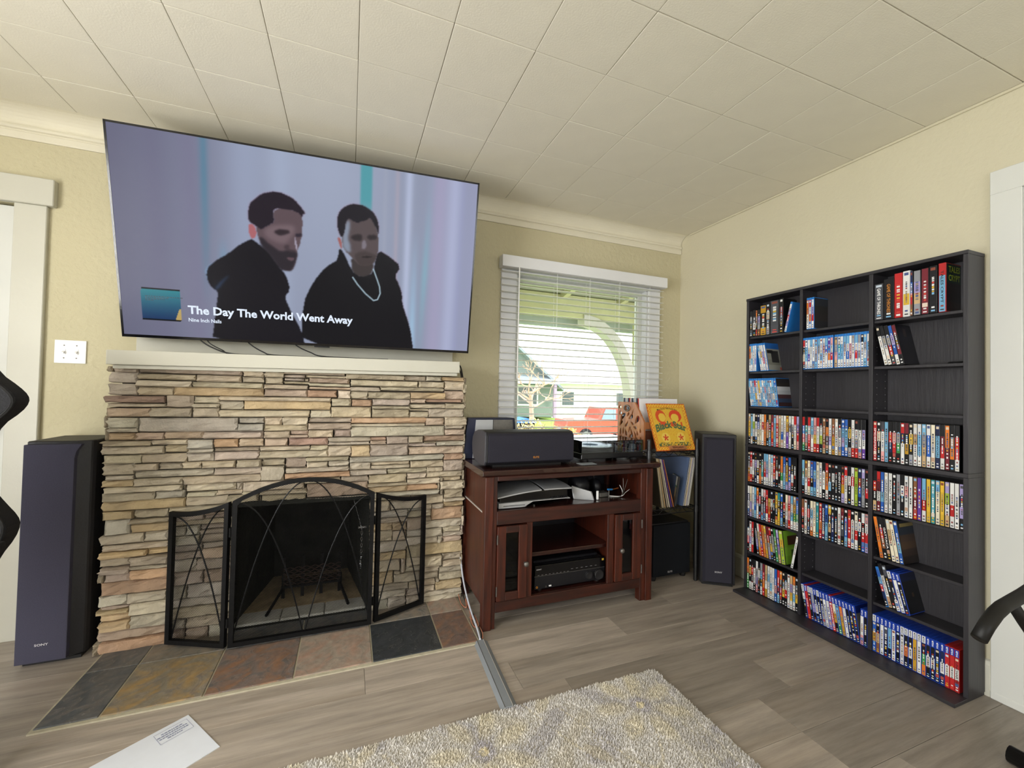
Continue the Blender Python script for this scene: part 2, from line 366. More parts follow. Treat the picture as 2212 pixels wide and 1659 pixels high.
# door_2: right wall, wide flat casing
d = struct(MB().box(XR-.014, XR, .80, .889, 0, 2.03).box(XR-.014, XR, -.13, -.02, 0, 2.03).box(XR-.014, XR, -.13, .889, 2.03, 2.125).build('door_2', MT['white'], bevel=.002))
MB().box(XR+.02, XR+.055, -.02, .80, .012, 2.03).build('door_slab', MT['white'], d, bevel=.002)
MB().box(XR-.006, XR+.02, .778, .80, 0, 2.03).box(XR-.006, XR+.02, -.02, .778, 2.008, 2.03).build('door_stop', MT['white'], d, bevel=.002)
MB().box(XR-.018, XR, -.13, .889, 0, .03).build('threshold_trim', MT['white'], d, bevel=.003)
# window_1: casing, sash and glass behind the blind
d = struct(MB().box(WX0-.11, WX0, YW-.015, YW, WZ0-.1, WZ1+.09).box(WX1, WX1+.11, YW-.015, YW, WZ0-.1, WZ1+.09).box(WX0, WX1, YW-.015, YW, WZ1, WZ1+.09).box(WX0-.13, WX1+.13, YW-.04, YW, WZ0-.03, WZ0).build('window_1', MT['valance'], bevel=.003))
m = MB().box(WX0, WX0+.012, YW, YW+.14, WZ0, WZ1).box(WX1-.012, WX1, YW, YW+.14, WZ0, WZ1).box(WX0, WX1, YW, YW+.14, WZ1-.012, WZ1).box(WX0, WX1, YW, YW+.14, WZ0, WZ0+.012)
m.build('jamb', MT['valance'], d)
m = MB(); y0, y1 = YW+.05, YW+.085
m.box(WX0+.012, WX0+.05, y0, y1, WZ0+.012, WZ1-.012).box(WX1-.05, WX1-.012, y0, y1, WZ0+.012, WZ1-.012).box(WX0+.05, WX1-.05, y0, y1, WZ1-.05, WZ1-.012).box(WX0+.05, WX1-.05, y0, y1, WZ0+.012, WZ0+.05)
m.build('sash', MT['white'], d, bevel=.003)
MB().box(WX0+.05, WX1-.05, YW+.066, YW+.07, WZ0+.05, WZ1-.05).build('pane', MT['glass'], d)
# the venetian blind hung in front of it
b = thing('venetian_blind', 'white venetian blind with open slats hung over the window', 'blind', (1.565, 2.59, .80))
bx('valance', MT['valance'], b, -.665, .67, -.05, -.036, 1.20, 1.276, .003)
MB().box(-.665, -.653, -.036, .02, 1.20, 1.276).box(.658, .67, -.036, .02, 1.20, 1.276).build('valance_return', MT['valance'], b)
bx('head_rail', MT['blind'], b, -.65, .655, -.03, .02, 1.20, 1.25, .002)
sp = []
for t in range(7):
    u = -1+t/3.0; sp.append((u*.0245, .0028*(1-u*u)))
sm = MB(); n = 7; ca, sa = math.cos(.03), math.sin(.03)
prof = [(y, z+.0014) for y, z in sp]+[(y, z-.0014) for y, z in reversed(sp)]
sm.prism([(y*ca-z*sa, y*sa+z*ca) for y, z in prof], 'x', -.655, .655); slat = sm.mesh('slat', MT['blind'], smooth=False)
ns = 26
for i in range(ns): link('slat', slat, b, (0, 0, 1.178-i*.0448))
bx('bottom_rail', MT['blind'], b, -.655, .655, -.024, .024, -.012, .006, .003)
for x in (-.535, -.255, .005, .255, .525):
    m = MB()
    for y in (-.026, .026): m.tube([(x, y, -.01), (x, y, 1.20)], .0009, 4)
    m.tube([(x+.012, 0, -.01), (x+.012, 0, 1.20)], .0008, 4)
    m.build('ladder_cord', MT['blind'], b)
MB().tube([(-.55, -.058, 1.20), (-.552, -.06, .47)], .0042, 6).build('tilt_wand', MT['plastic'], b)
# light switch
s = thing('light_switch', 'white double toggle light switch on wall beside door casing', 'light switch', (-1.247, YW, 1.328))
bx('plate', MT['plastic'], s, -.058, .058, -.006, 0, -.055, .055, .004, 2)
for x in (-.023, .023):
    bx('toggle_slot', MT['plastic'], s, x-.006, x+.006, -.0075, -.005, -.013, .013)
    MB().hexa([(x-.004, -.018, -.009), (x+.004, -.018, -.009), (x+.004, -.006, -.006), (x-.004, -.006, -.006), (x-.004, -.018, -.003), (x+.004, -.018, -.003), (x+.004, -.006, .005), (x-.004, -.006, .005)]).build('toggle', MT['plastic'], s)
    for z in (-.03, .03): MB().lathe([(.0005, 0), (.003, 0), (.0025, -.0015), (.0005, -.002)], (x, -.006, z), 10, 'y').build('screw', MT['steel'], s)

# ================================================================ fireplace
STONES = """-978,-888,1231,1261,k -886,-780,1233,1260,k -780,-484,1232,1259,m -482,-393,1228,1260,b -391,-306,1228,1259,b -308,-212,1229,1247,k -990,-888,1184,1234,k -888,-668,1202,1231,t -667,-485,1199,1232,t -483,-392,1199,1229,t -390,-309,1195,1228,t -307,-216,1213,1229,m -888,-684,1170,1201,b -683,-395,1170,1200,b -393,-197,1171,1195,t -986,-889,1129,1183,k -889,-754,1130,1172,b -757,-393,1131,1173,o -392,-197,1133,1171,d -991,-785,1097,1129,r -782,-678,1075,1134,k -678,-575,1096,1130,b -575,-86,1111,1133,b -996,-782,1077,1096,w -681,-575,1076,1097,b -575,-476,1067,1111,b -476,-89,1069,1113,y -982,-837,1032,1074,p -835,-681,1033,1076,b -680,-574,1032,1078,b -576,-185,1032,1067,b -984,-878,984,1031,g -880,-496,964,1031,g -496,-386,1001,1031,g -388,-308,990,1033,t -307,-192,991,1033,b -981,-879,965,986,g -496,-388,964,1000,g -389,-191,963,993,t -980,-885,929,964,o -884,-782,930,964,p -784,-633,931,966,p -637,-389,929,964,k -387,-270,928,963,t -272,-189,928,945,p -997,-828,903,928,t -827,-691,905,931,b -692,-593,885,928,g -593,-493,888,929,O -491,-388,889,928,p -386,-281,888,928,p -995,-780,867,903,w -778,-690,869,906,t -691,-592,866,887,g -590,-401,868,888,m -403,-180,865,888,b -995,-861,827,866,b -864,-694,824,867,b -696,-592,824,866,g -591,-403,826,868,k -402,-93,829,865,b -991,-887,774,827,w -888,-804,792,824,b -801,-711,792,823,b -711,-637,793,825,b -636,-499,792,826,b -497,-390,790,826,t -393,-292,791,827,b -887,-588,756,790,w -588,-390,756,790,k -393,-292,719,791,b -989,-889,753,774,w -886,-705,724,756,b -706,-389,719,756,b -995,-887,723,753,y -994,-706,697,724,w -694,-494,686,722,w -467,-200,674,719,b -994,-807,659,698,w -806,-695,662,697,g -693,-570,660,683,w -572,-467,662,686,b -398,-186,650,674,t -994,-693,617,662,y -693,-524,618,662,b -525,-398,618,660,t -388,-189,618,650,t -996,-885,579,617,y -885,-759,577,616,b -759,-511,586,618,b -988,-895,512,579,g -895,-746,558,577,t -894,-748,513,558,y -749,-619,555,586,k -617,-515,557,584,m -748,-514,528,557,b -747,-687,483,527,g -634,-513,505,529,k -307,-24,1247,1260,b -22,279,1231,1261,b 277,399,1231,1262,b 397,483,1233,1262,w 485,611,1236,1262,o -308,-193,1197,1213,t -195,1,1205,1234,d 3,352,1196,1230,t 354,500,1196,1231,t 502,609,1185,1236,b -194,1,1189,1206,w -194,6,1173,1189,p 4,154,1168,1194,b 152,499,1174,1198,b -200,-61,1133,1171,R -59,6,1128,1172,b 4,93,1128,1170,t 91,314,1129,1168,t 312,506,1132,1170,o 504,610,1132,1183,p -85,11,1089,1129,b 11,114,1088,1126,R -88,111,1029,1087,t 113,312,1093,1130,m 113,311,1076,1093,b 114,310,1029,1077,t 312,396,1109,1133,p 397,605,1114,1134,R 311,514,1079,1106,b 512,619,1078,1111,b -184,-87,1028,1067,w 310,418,1065,1078,b 310,417,1029,1063,b 415,624,1030,1079,k -190,13,1003,1029,m 11,403,998,1030,O 401,504,986,1029,p 507,621,983,1033,b -193,14,968,1002,m 12,399,982,998,w 12,510,928,983,w 509,611,964,986,b 510,622,929,963,p -271,-187,945,966,p -189,-72,928,968,t -69,13,929,968,d -280,-95,888,928,r -93,110,903,928,b -96,109,884,903,w 108,194,906,927,R 109,192,883,907,p 193,310,885,927,m 307,391,888,927,t 392,620,894,929,R -177,-94,864,888,b -96,18,829,884,b 15,110,824,883,y 108,309,824,885,m 308,460,868,889,k 309,618,826,868,p 463,613,870,895,g -291,-196,777,830,d -194,7,806,829,b -193,-92,775,806,b -91,8,778,807,b 9,504,793,824,g 506,620,789,826,R 10,119,751,794,w 117,321,773,793,b 117,322,753,773,b 323,505,752,791,t 505,622,728,789,m -289,9,751,778,b -290,14,725,751,O 11,200,725,752,w 201,414,724,752,b 413,505,727,753,b 414,618,691,728,b 306,413,691,723,b -198,-31,694,722,b -30,105,693,725,m 106,304,678,724,t 103,305,660,678,b 104,311,625,660,y 307,489,660,691,b 504,615,671,693,t 308,476,625,660,O 489,619,623,671,b -189,105,624,693,d 117,488,602,625,g 491,512,593,625,y 515,628,571,623,t 116,330,581,602,b 329,403,573,599,b 405,514,545,591,b 512,632,550,571,w 513,629,522,550,o 116,221,529,581,t 220,404,528,573,b 406,446,516,545,b 118,313,490,528,g 311,447,476,516,b 445,617,454,522,O 119,315,460,490,m 116,237,421,460,o 235,311,412,458,o 312,407,411,476,m 409,614,410,454,b 314,409,372,411,g 407,511,364,410,b 513,611,382,413,b 514,612,358,382,b 515,623,322,358,p 117,239,361,421,t 237,312,361,412,t 118,315,307,361,g 312,407,332,372,g 405,485,324,364,b 483,512,325,364,b 402,622,258,325,y 120,312,265,307,o 313,403,262,332,t 121,284,198,265,b 286,314,182,262,b 315,402,211,262,b 404,512,199,254,b 514,622,221,258,b 515,620,187,221,t 406,498,166,199,t 497,628,153,187,b 312,405,182,211,b 123,247,137,198,o 249,404,136,182,b 407,497,127,166,b 497,622,113,153,t 124,330,100,136,b 328,405,95,134,t 404,479,93,127,t 476,626,65,113,y 405,475,64,93,b 125,318,59,100,g 316,405,51,95,k 404,620,40,64,b 126,223,0,59,g 221,315,3,60,g 317,405,2,51,k 405,624,2,40,b -996,-846,469,513,w -846,-755,469,515,w -991,-746,441,469,b -990,-829,412,441,y -832,-741,411,440,y -995,-889,373,413,b -888,-744,369,411,m -994,-888,343,373,k -889,-743,352,369,b -888,-742,308,352,O -978,-887,306,343,d -990,-740,248,308,O -996,-896,203,247,w -896,-751,204,248,w -887,-737,150,204,w -986,-887,185,203,p -994,-887,166,185,y -991,-885,137,166,y -982,-879,94,137,y -880,-735,93,150,w -987,-733,48,93,p -979,-732,2,48,O -687,-635,485,528,g -634,-511,482,505,k -746,-634,442,485,g -633,-509,443,482,k -744,-623,407,444,k -743,-622,373,407,m -622,-509,417,442,k -622,-507,369,417,p -742,-644,315,373,g -644,-505,316,369,k -741,-614,261,318,m -614,-504,258,316,d -735,-674,196,261,g -673,-502,196,258,g -737,-500,152,196,g -736,-499,105,152,b -734,-675,65,105,g -675,-497,54,105,b -733,-677,1,65,d -674,-587,2,54,m -586,-500,2,57,g -211,-23,1232,1248,t -187,113,616,624,k 445,513,520,544,k 609,633,1112,1168,t 609,633,1168,1224,b 613,633,356,412,k 313,405,516,528,g -467,-399,660,676,w -495,-467,684,720,k 617,633,412,468,b -515,-499,504,560,k 617,633,672,728,b 617,633,824,880,b -995,-979,928,984,g 221,329,572,580,b 617,633,468,520,k -995,-979,0,48,t 409,445,456,476,t 613,633,1224,1260,w -751,-735,204,248,g 621,633,188,244,k 621,633,244,300,b -511,-499,444,500,k 405,489,592,600,g -511,-499,560,616,g 621,633,728,784,w 621,633,880,936,b 621,633,936,992,t -995,-983,984,1040,t 249,285,180,196,w -995,-979,308,344,t 621,633,624,672,b 393,461,888,896,k -995,-983,92,136,g 617,633,1080,1112,w 621,633,112,152,b 621,633,784,824,w 621,633,992,1032,b -995,-979,1232,1260,b 477,489,624,660,t -995,-983,1040,1076,b -399,-387,616,648,k 477,497,112,128,b 489,505,672,692,b -215,-195,1212,1228,b -707,-695,696,720,b"""
SCOL = dict(b='b3a690', t='a5957a', g='a9a49a', k='a99a90', w='bfb6a3', p='b0937f', m='97857b', y='bd9f6c', o='a98a58', d='836a60', O='b8855c', R='9a6a4a', r='8a5a4c')
MT['stone'] = objcol_mat('ledger_stone', .85, 9, .2, .9, 34, spec=.2, bd=.012, tint=S('8f8378'), tint_amt=.35)
MT['mortar'] = M('dark_mortar', S('4c443b'), .9, var=.2, vs=30, bump=.3)
fp = thing('fireplace', 'fireplace faced with rough stacked ledger stone under a white mantel', 'fireplace', (-.18, 2.5, 0))
FX, FY = -.18, 2.5
m = MB(); m.box(-.955, -.505, 2.395, YW-.001, 0, 1.262).box(.12, .60, 2.395, YW-.001, 0, 1.262).box(-.505, .12, 2.395, YW-.001, .622, 1.262)
m.v = [(x-FX, y-FY, z) for x, y, z in m.v]; m.build('masonry_core', MT['mortar'], fp)
rs = random.Random(11)
def stone_geo(x0, x1, z0, z1, yb):
    """split-faced block about its own centre; returns verts, faces (front is -y)"""
    wd, h = x1-x0, z1-z0; nx = max(2, min(8, int(wd/.035))); nz = 2 if h < .045 else 3
    e = min(.006, h*.18); us = [0]+[e/wd+(1-2*e/wd)*i/nx for i in range(nx+1)]+[1]; vs = [0]+[e/h+(1-2*e/h)*i/nz for i in range(nz+1)]+[1]
    tx, tz = rs.uniform(-.006, .006), rs.uniform(-.005, .005); V = []; NU, NV = len(us), len(vs)
    for j, v in enumerate(vs):
        for i, u in enumerate(us):
            edge = i in (0, NU-1) or j in (0, NV-1)
            y = (u-.5)*tx+(v-.5)*tz
            y += .010 if edge else rs.uniform(-.0065, .005)
            ju = 0 if edge else rs.uniform(-.2, .2)*wd/nx; jv = 0 if edge else rs.uniform(-.15, .15)*h/nz
            ex = rs.uniform(0, .003) if edge else 0
            V.append(((u-.5)*wd+ju+(ex if i == 0 else -ex if i == NU-1 else 0), y, (v-.5)*h+jv+(ex*.5 if j == 0 else -ex*.5 if j == NV-1 else 0)))
    F = []
    for j in range(NV-1):
        for i in range(NU-1): F.append((j*NU+i, j*NU+i+1, (j+1)*NU+i+1, (j+1)*NU+i))
    ring = [i for i in range(NU)]+[j*NU+NU-1 for j in range(1, NV)]+[(NV-1)*NU+i for i in range(NU-2, -1, -1)]+[j*NU for j in range(NV-2, 0, -1)]
    n = len(V); V += [(V[i][0], yb, V[i][2]) for i in ring]; k = len(ring)
    for a in range(k): F.append((ring[a], n+a, n+(a+1) % k, ring[(a+1) % k]))
    return V, F
sl = []
for e in STONES.split():
    a = e.split(','); sl.append([int(t)/1000 for t in a[:4]]+[a[4]])
sl.sort(key=lambda s: -(s[1]-s[0])*(s[3]-s[2]))
chips = MB()
for i, (x0, x1, z0, z1, c) in enumerate(sl):
    yf = 2.356+rs.uniform(-.014, .012); end = x0 < -.955 or x1 > .585
    if x0 < -.955: x0 += rs.uniform(-.012, .004)
    if x1 > .585: x1 += rs.uniform(-.004, .012)
    x1 = min(x1, .618 if z1 > .74 and z0 < .80 else .634); g = .0009
    V, F = stone_geo(x0+g, x1-g, z0+g, z1-g, (YW-.003-yf) if end else 2.405-yf)
    cx, cz = (x0+x1)/2, (z0+z1)/2
    if i < 298:
        q = MB(); q.add(V, F); o = q.build('ledger_stone', MT['stone'], fp, loc=(cx-FX, yf-FY, cz))
        r = [.54*v+.46*g_ for v, g_ in zip(S(SCOL[c]), S('b3aa9a'))]; t = rs.uniform(1.02, 1.34); o.color = (r[0]*t*rs.uniform(.97, 1.03), r[1]*t, r[2]*t*rs.uniform(.95, 1.05), 1)
    else: chips.add([(x+cx-FX, y+yf-FY, z+cz) for x, y, z in V], F)
if chips.v:
    o = chips.build('stone_chips', MT['stone'], fp); o['kind'] = 'stuff'; o.color = (*S('a89c88'), 1)
# mantel shelf, a hair out of level like the one in the room
t = math.atan2(.019, 1.54)
ms = MB().box(-.775, .775, -.2, .12, 1.262, 1.325).mesh('mantel_shelf', MT['trim'], .004, 2)
link('mantel_shelf', ms, fp, (FX*0-.006, 0, .011), (0, -t, 0))
link('mantel_moulding', MB().box(-.758, .765, -.185, .12, 1.245, 1.262).mesh('mantel_moulding', MT['trim'], .005, 2), fp, (-.006, 0, .011), (0, -t, 0))
struct(MB().box(-.99, .60, YW-.028, YW, 1.28, 2.05).build('trim_over_mantel', MT['trim'], bevel=.002))
# firebox
fb = MB(); q = [(-.5, 2.37), (-.40, 2.93), (.02, 2.93), (.115, 2.37)]
for i in range(3):
    (ax, ay), (bx_, by) = q[i], q[i+1]; nx, ny = (by-ay), -(bx_-ax); l = math.hypot(nx, ny); nx, ny = -nx/l*.02, -ny/l*.02
    P = [(ax, ay), (bx_, by), (bx_+nx, by+ny), (ax+nx, ay+ny)]
    fb.hexa([(x-FX, y-FY, z) for z in (0, .66) for x, y in P])
fb.hexa([(x-FX, y-FY, z) for z in (.622, .66) for x, y in q])
fb.build('firebox', MT['soot'], fp)
MT['ash'] = M('ashy_firebrick', S('8f7f66'), .95, var=.3, vs=14, bump=.4, bs=60, spec=.1)
MT['fbrick'] = M('grey_firebrick', S('a9a8a2'), .9, var=.12, vs=20, bump=.3, bs=90, spec=.15)
m = MB(); m.hexa([(x-FX, y-FY, z) for z in (-.004, .022) for x, y in ((-.49, 2.505), (.105, 2.505), (.02, 2.93), (-.40, 2.93))]); m.build('firebox_floor', MT['ash'], fp)
bk = MB().box(0, .2, 0, .118, 0, .024).mesh('firebrick', MT['fbrick'], .004, 1)
for i in range(3): link('firebrick', bk, fp, (-.496+.2035*i-FX, 2.388-FY, -.003))
MB().box(-.495-FX, .11-FX, 2.372-FY, 2.387-FY, 0, .012).build('soot_joint', MT['soot'], fp)
MB().box(-.5-FX, .115-FX, 2.355-FY, 2.37-FY, .60, .625).build('lintel_bar', MT['soot'], fp)
# log grate with its expanded-metal back
MT['rust'] = M('rusty_iron', S('3a2a24'), .8, var=.3, vs=40, bump=.2, bs=120)
gr = thing('fire_grate', 'rusty iron log grate standing in the firebox', 'grate', (-.165, 2.62, .022))
for x in (-.145, -.05, .045, .14): MB().box(x-.008, x+.008, -.008, .006, 0, .225).build('upright', MT['iron'], gr, bevel=.001)
for i in range(8):
    m = MB(); m.tube([(-.145+.29*k/28, -.012+.002*math.sin(k*PI/2+i*PI), .075+i*.0125+.0035*math.sin(k*PI/2+i*PI)) for k in range(29)], .0022, 4); m.build('wavy_bar', MT['rust'], gr)
for x in (-.15, .145):
    MB().tube([(x, .10, .06), (x, -.02, .05), (x*1.25, -.15, .012), (x*1.3, -.19, .008)], .008, 6).build('foot', MT['iron'], gr)
    MB().tube([(x, .10, .06), (x, .12, .012), (x, .13, .006)], .008, 6).build('foot', MT['iron'], gr)
for y in (0, .045, .09): MB().box(-.155, .15, y-.006, y+.006, .052, .064).build('rail', MT['iron'], gr)
# damper pull on its bracket
dp = thing('damper_pull', 'chrome chain with a coiled spring handle hanging in the firebox opening', 'chain', (.083, 2.425, .2))
bx('bracket', MT['chrome'], dp, -.02, .036, -.004, .004, .226, .238, .002)
MB().tube([(-.004, 0, .238), (-.05, .01, .40)], .0014, 6).build('rod', MT['chrome'], dp)
ch = MB()
for i in range(9):
    z = .218-i*.0165; pts = []
    for k in range(10):
        a = 2*PI*k/10; u = .0045*math.cos(a); vz = .0105*math.sin(a); pts.append((u, 0, z+vz) if i % 2 else (0, u, z+vz))
    ch.tube(pts, .0014, 5, closed=True)
ch.build('chain', MT['chrome'], dp)
MB().tube([(.007*math.cos(a)*(1-.3*abs(a/60-.5)), .007*math.sin(a)*(1-.3*abs(a/60-.5)), .072-.0011*a) for a in [k*.5 for k in range(122)]], .0016, 5).build('spring_handle', MT['chrome'], dp)
# ---------------------------------------------------------------- slate hearth
MT['slate'] = objcol_mat('slate_tile', .5, 7, .22, .5, 16, spec=.4, bd=.006, tint=S('6e4a2c'), tint_amt=.0)
def slate(name, c1, c2, c3):
    m, nt, b = new_mat(name); Lk = nt.links.new; tc = nd(nt, 'ShaderNodeTexCoord')
    n1 = nd(nt, 'ShaderNodeTexNoise', Scale=6.0, Detail=8.0, Distortion=2.0); n2 = nd(nt, 'ShaderNodeTexNoise', Scale=14.0, Detail=9.0, Distortion=1.5); n3 = nd(nt, 'ShaderNodeTexNoise', Scale=42.0, Detail=5.0)
    for n in (n1, n2, n3): Lk(tc.outputs['Object'], n.inputs['Vector'])
    r1 = nd(nt, 'ShaderNodeMapRange'); r1.inputs['From Min'].default_value = .4; r1.inputs['From Max'].default_value = .62; Lk(n1.outputs['Fac'], r1.inputs[0])
    r2 = nd(nt, 'ShaderNodeMapRange'); r2.inputs['From Min'].default_value = .48; r2.inputs['From Max'].default_value = .68; Lk(n2.outputs['Fac'], r2.inputs[0])
    c = mix(nt, r2.outputs[0], mix(nt, r1.outputs[0], c1, c2), c3); r3 = nd(nt, 'ShaderNodeMapRange'); r3.inputs['To Min'].default_value = .65; r3.inputs['To Max'].default_value = 1.5; Lk(n3.outputs['Fac'], r3.inputs[0])
    v = nd(nt, 'ShaderNodeVectorMath', operation='SCALE'); Lk(c, v.inputs[0]); Lk(r3.outputs[0], v.inputs['Scale']); 
    sb_ = nd(nt, 'ShaderNodeMath', operation='SUBTRACT'); sb_.inputs[1].default_value = .56; Lk(n2.outputs['Fac'], sb_.inputs[0]); ab = nd(nt, 'ShaderNodeMath', operation='ABSOLUTE'); Lk(sb_.outputs[0], ab.inputs[0])
    vn = nd(nt, 'ShaderNodeMapRange'); vn.inputs['From Min'].default_value = .0; vn.inputs['From Max'].default_value = .008; vn.inputs['To Min'].default_value = .32; vn.inputs['To Max'].default_value = 0; Lk(ab.outputs[0], vn.inputs[0])
    Lk(mix(nt, vn.outputs[0], v.outputs[0], S('b8b4ac')), b.inputs['Base Color'])
    b.inputs['Roughness'].default_value = .48; b.inputs['Specular IOR Level'].default_value = .45
    bp = nd(nt, 'ShaderNodeBump', Strength=.5, Distance=.006); Lk(n2.outputs['Fac'], bp.inputs['Height']); Lk(bp.outputs[0], b.inputs['Normal']); return m
SLM = dict(dark=slate('slate_charcoal', S('55585b'), S('666462'), S('6c6762')), black=slate('slate_black', S('2e3236'), S('383b40'), S('282c30')),
           gold=slate('slate_gold', S('857d6e'), S('a08458'), S('78726c')), rust=slate('slate_rust', S('766a64'), S('8a6850'), S('625f5e')),
           pink=slate('slate_rose', S('9a8d80'), S('a08474'), S('8b8378')), brown=slate('slate_brown', S('6a5a54'), S('80624f'), S('574d48')), grey=slate('slate_grey', S('7c766e'), S('8a7e70'), S('6c6a66')))
MT['grout'] = M('grout', S('b9b29c'), .85, var=.1, vs=40, bump=.2)
he = thing('hearth', 'floor-level hearth of multicoloured slate tiles in front of the fireplace', 'hearth', (-.18, 2.13, 0))
hx, hy = -.18, 2.13
bx('grout_bed', MT['grout'], he, -.972-hx, .603-hx, 1.898-hy, 2.41-hy, -.003, .0055)
xs = [-.967, -.791, -.485, -.18, .125, .428, .598]
tf = ['dark', 'gold', 'rust', 'pink', 'black', 'brown']; tb = ['dark', 'grey', 'dark', 'dark', 'grey', 'pink']
for i in range(6):
    g = .0028; x0, x1 = xs[i]+g, xs[i+1]-g
    for (y0, y1, nm) in ((1.913, 2.213-g, tf[i]), (2.213+g, 2.372, tb[i])):
        cx, cy = (x0+x1)/2, (y0+y1)/2; mm = MB().box(x0-cx, x1-cx, y0-cy, y1-cy, -.002, .0095)
        mm.build('slate_tile', SLM[nm], he, bevel=.0018, loc=(cx-hx, cy-hy, 0))
# ---------------------------------------------------------------- three-panel fire screen
fs = thing('fire_screen', 'black three-panel arched mesh fire screen with twisted rods', 'fire screen', (-.17, 2.21, .0095))
def clip_lines(poly, pitch, r, fn, slope):
    out = MB(); cs = [z-slope*s for s, z in poly]; c = min(cs)+pitch*.7; n = len(poly)
    while c < max(cs):
        hit = []
        for i in range(n):
            (s0, z0), (s1, z1) = poly[i], poly[(i+1) % n]; d0 = z0-slope*s0-c; d1 = z1-slope*s1-c
            if (d0 < 0) != (d1 < 0): t = d0/(d0-d1); hit.append((s0+(s1-s0)*t, z0+(z1-z0)*t))
        hit.sort()
        for i in range(0, len(hit)-1, 2): out.tube([fn(*hit[i]), fn(*hit[i+1])], r, 3, cap=False)
        c += pitch*math.sqrt(1+slope*slope)
    return out
MT['rod'] = M('twisted_iron_rod', S('2a2b2e'), .4, .5, var=.4, vs=120)
def screen_panel(p0, p1, top, rods):
    dx, dy = p1[0]-p0[0], p1[1]-p0[1]; wd = math.hypot(dx, dy); ux, uy = dx/wd, dy/wd
    fn = lambda s, z, o=0: (p0[0]+ux*s+uy*o+.17, p0[1]+uy*s-ux*o-2.21, z)
    tp = [(wd*t/16, top(t/16)) for t in range(17)]
    path = [(0, .012), (wd, .012)]+tp[::-1]
    # square bar frame
    m = MB(); r = .0095
    inner = []; cxs, czs = wd/2, .35
    def ring(off):
        sgn = lambda s, z: fn(s, z)
        return [(min(max(s, off), wd-off), z+(off if z < .1 else -off)) for s, z in path]
    o_, i_ = ring(0), ring(.0195); V = []
    for R in (o_, i_):
        for d in (-.0095, .0095): V += [fn(s, z, d) for s, z in R]
    n = len(path); F = []
    for i in range(n):
        j = (i+1) % n
        F += [(i, j, n+j, n+i), (2*n+i, 3*n+i, 3*n+j, 2*n+j), (i, 2*n+i, 2*n+j, j), (n+i, n+j, 3*n+j, 3*n+i)]
    MB().add(V, F).build('panel_frame', MT['iron'], fs)
    poly = i_
    for sl_ in (.62, -.62):
        clip_lines(poly, .0062, .00055, lambda s, z: fn(s, z, .0), sl_).build('wire_mesh', MT['iron'], fs)
    for rod in rods: MB().tube([fn(s*wd, z, -.009) for s, z in rod], .0032, 6).build('curved_rod', MT['rod'], fs)
    return fn
Q = [k/18 for k in range(19)]
rc = [[(.5*(1-q)+.015*q, .712*(1-q**2.05)+.02) for q in Q], [(.5+.485*q, .712*(1-q**2.05)+.02) for q in Q],
      [(.03+.465*q, .625*(1-q**2.0)+.018) for q in Q], [(.97-.465*q, .625*(1-q**2.0)+.018) for q in Q]]
screen_panel((-.472, 2.204), (.131, 2.203), lambda t: .658+.09*(1-(2*t-1)**2), rc)
def side_rods(h0, h1): return [[(.05+.90*q, h0*(1-q**1.95)+.02) for q in Q], [(.95-.90*q, h1*(1-q**1.95)+.02) for q in Q]]
screen_panel((-.737, 2.328), (-.484, 2.209), lambda t: .60+.055*t-.07*t*(1-t), side_rods(.555, .61))
screen_panel((.143, 2.215), (.405, 2.326), lambda t: .655-.055*t-.07*t*(1-t), side_rods(.61, .555))
for x, y in ((-.478, 2.2065), (.137, 2.209)):
    for z in (.12, .52): MB().tube([(x+.17, y-2.21-.004, z-.02), (x+.17, y-2.21-.004, z+.02)], .006, 8).build('hinge', MT['iron'], fs)
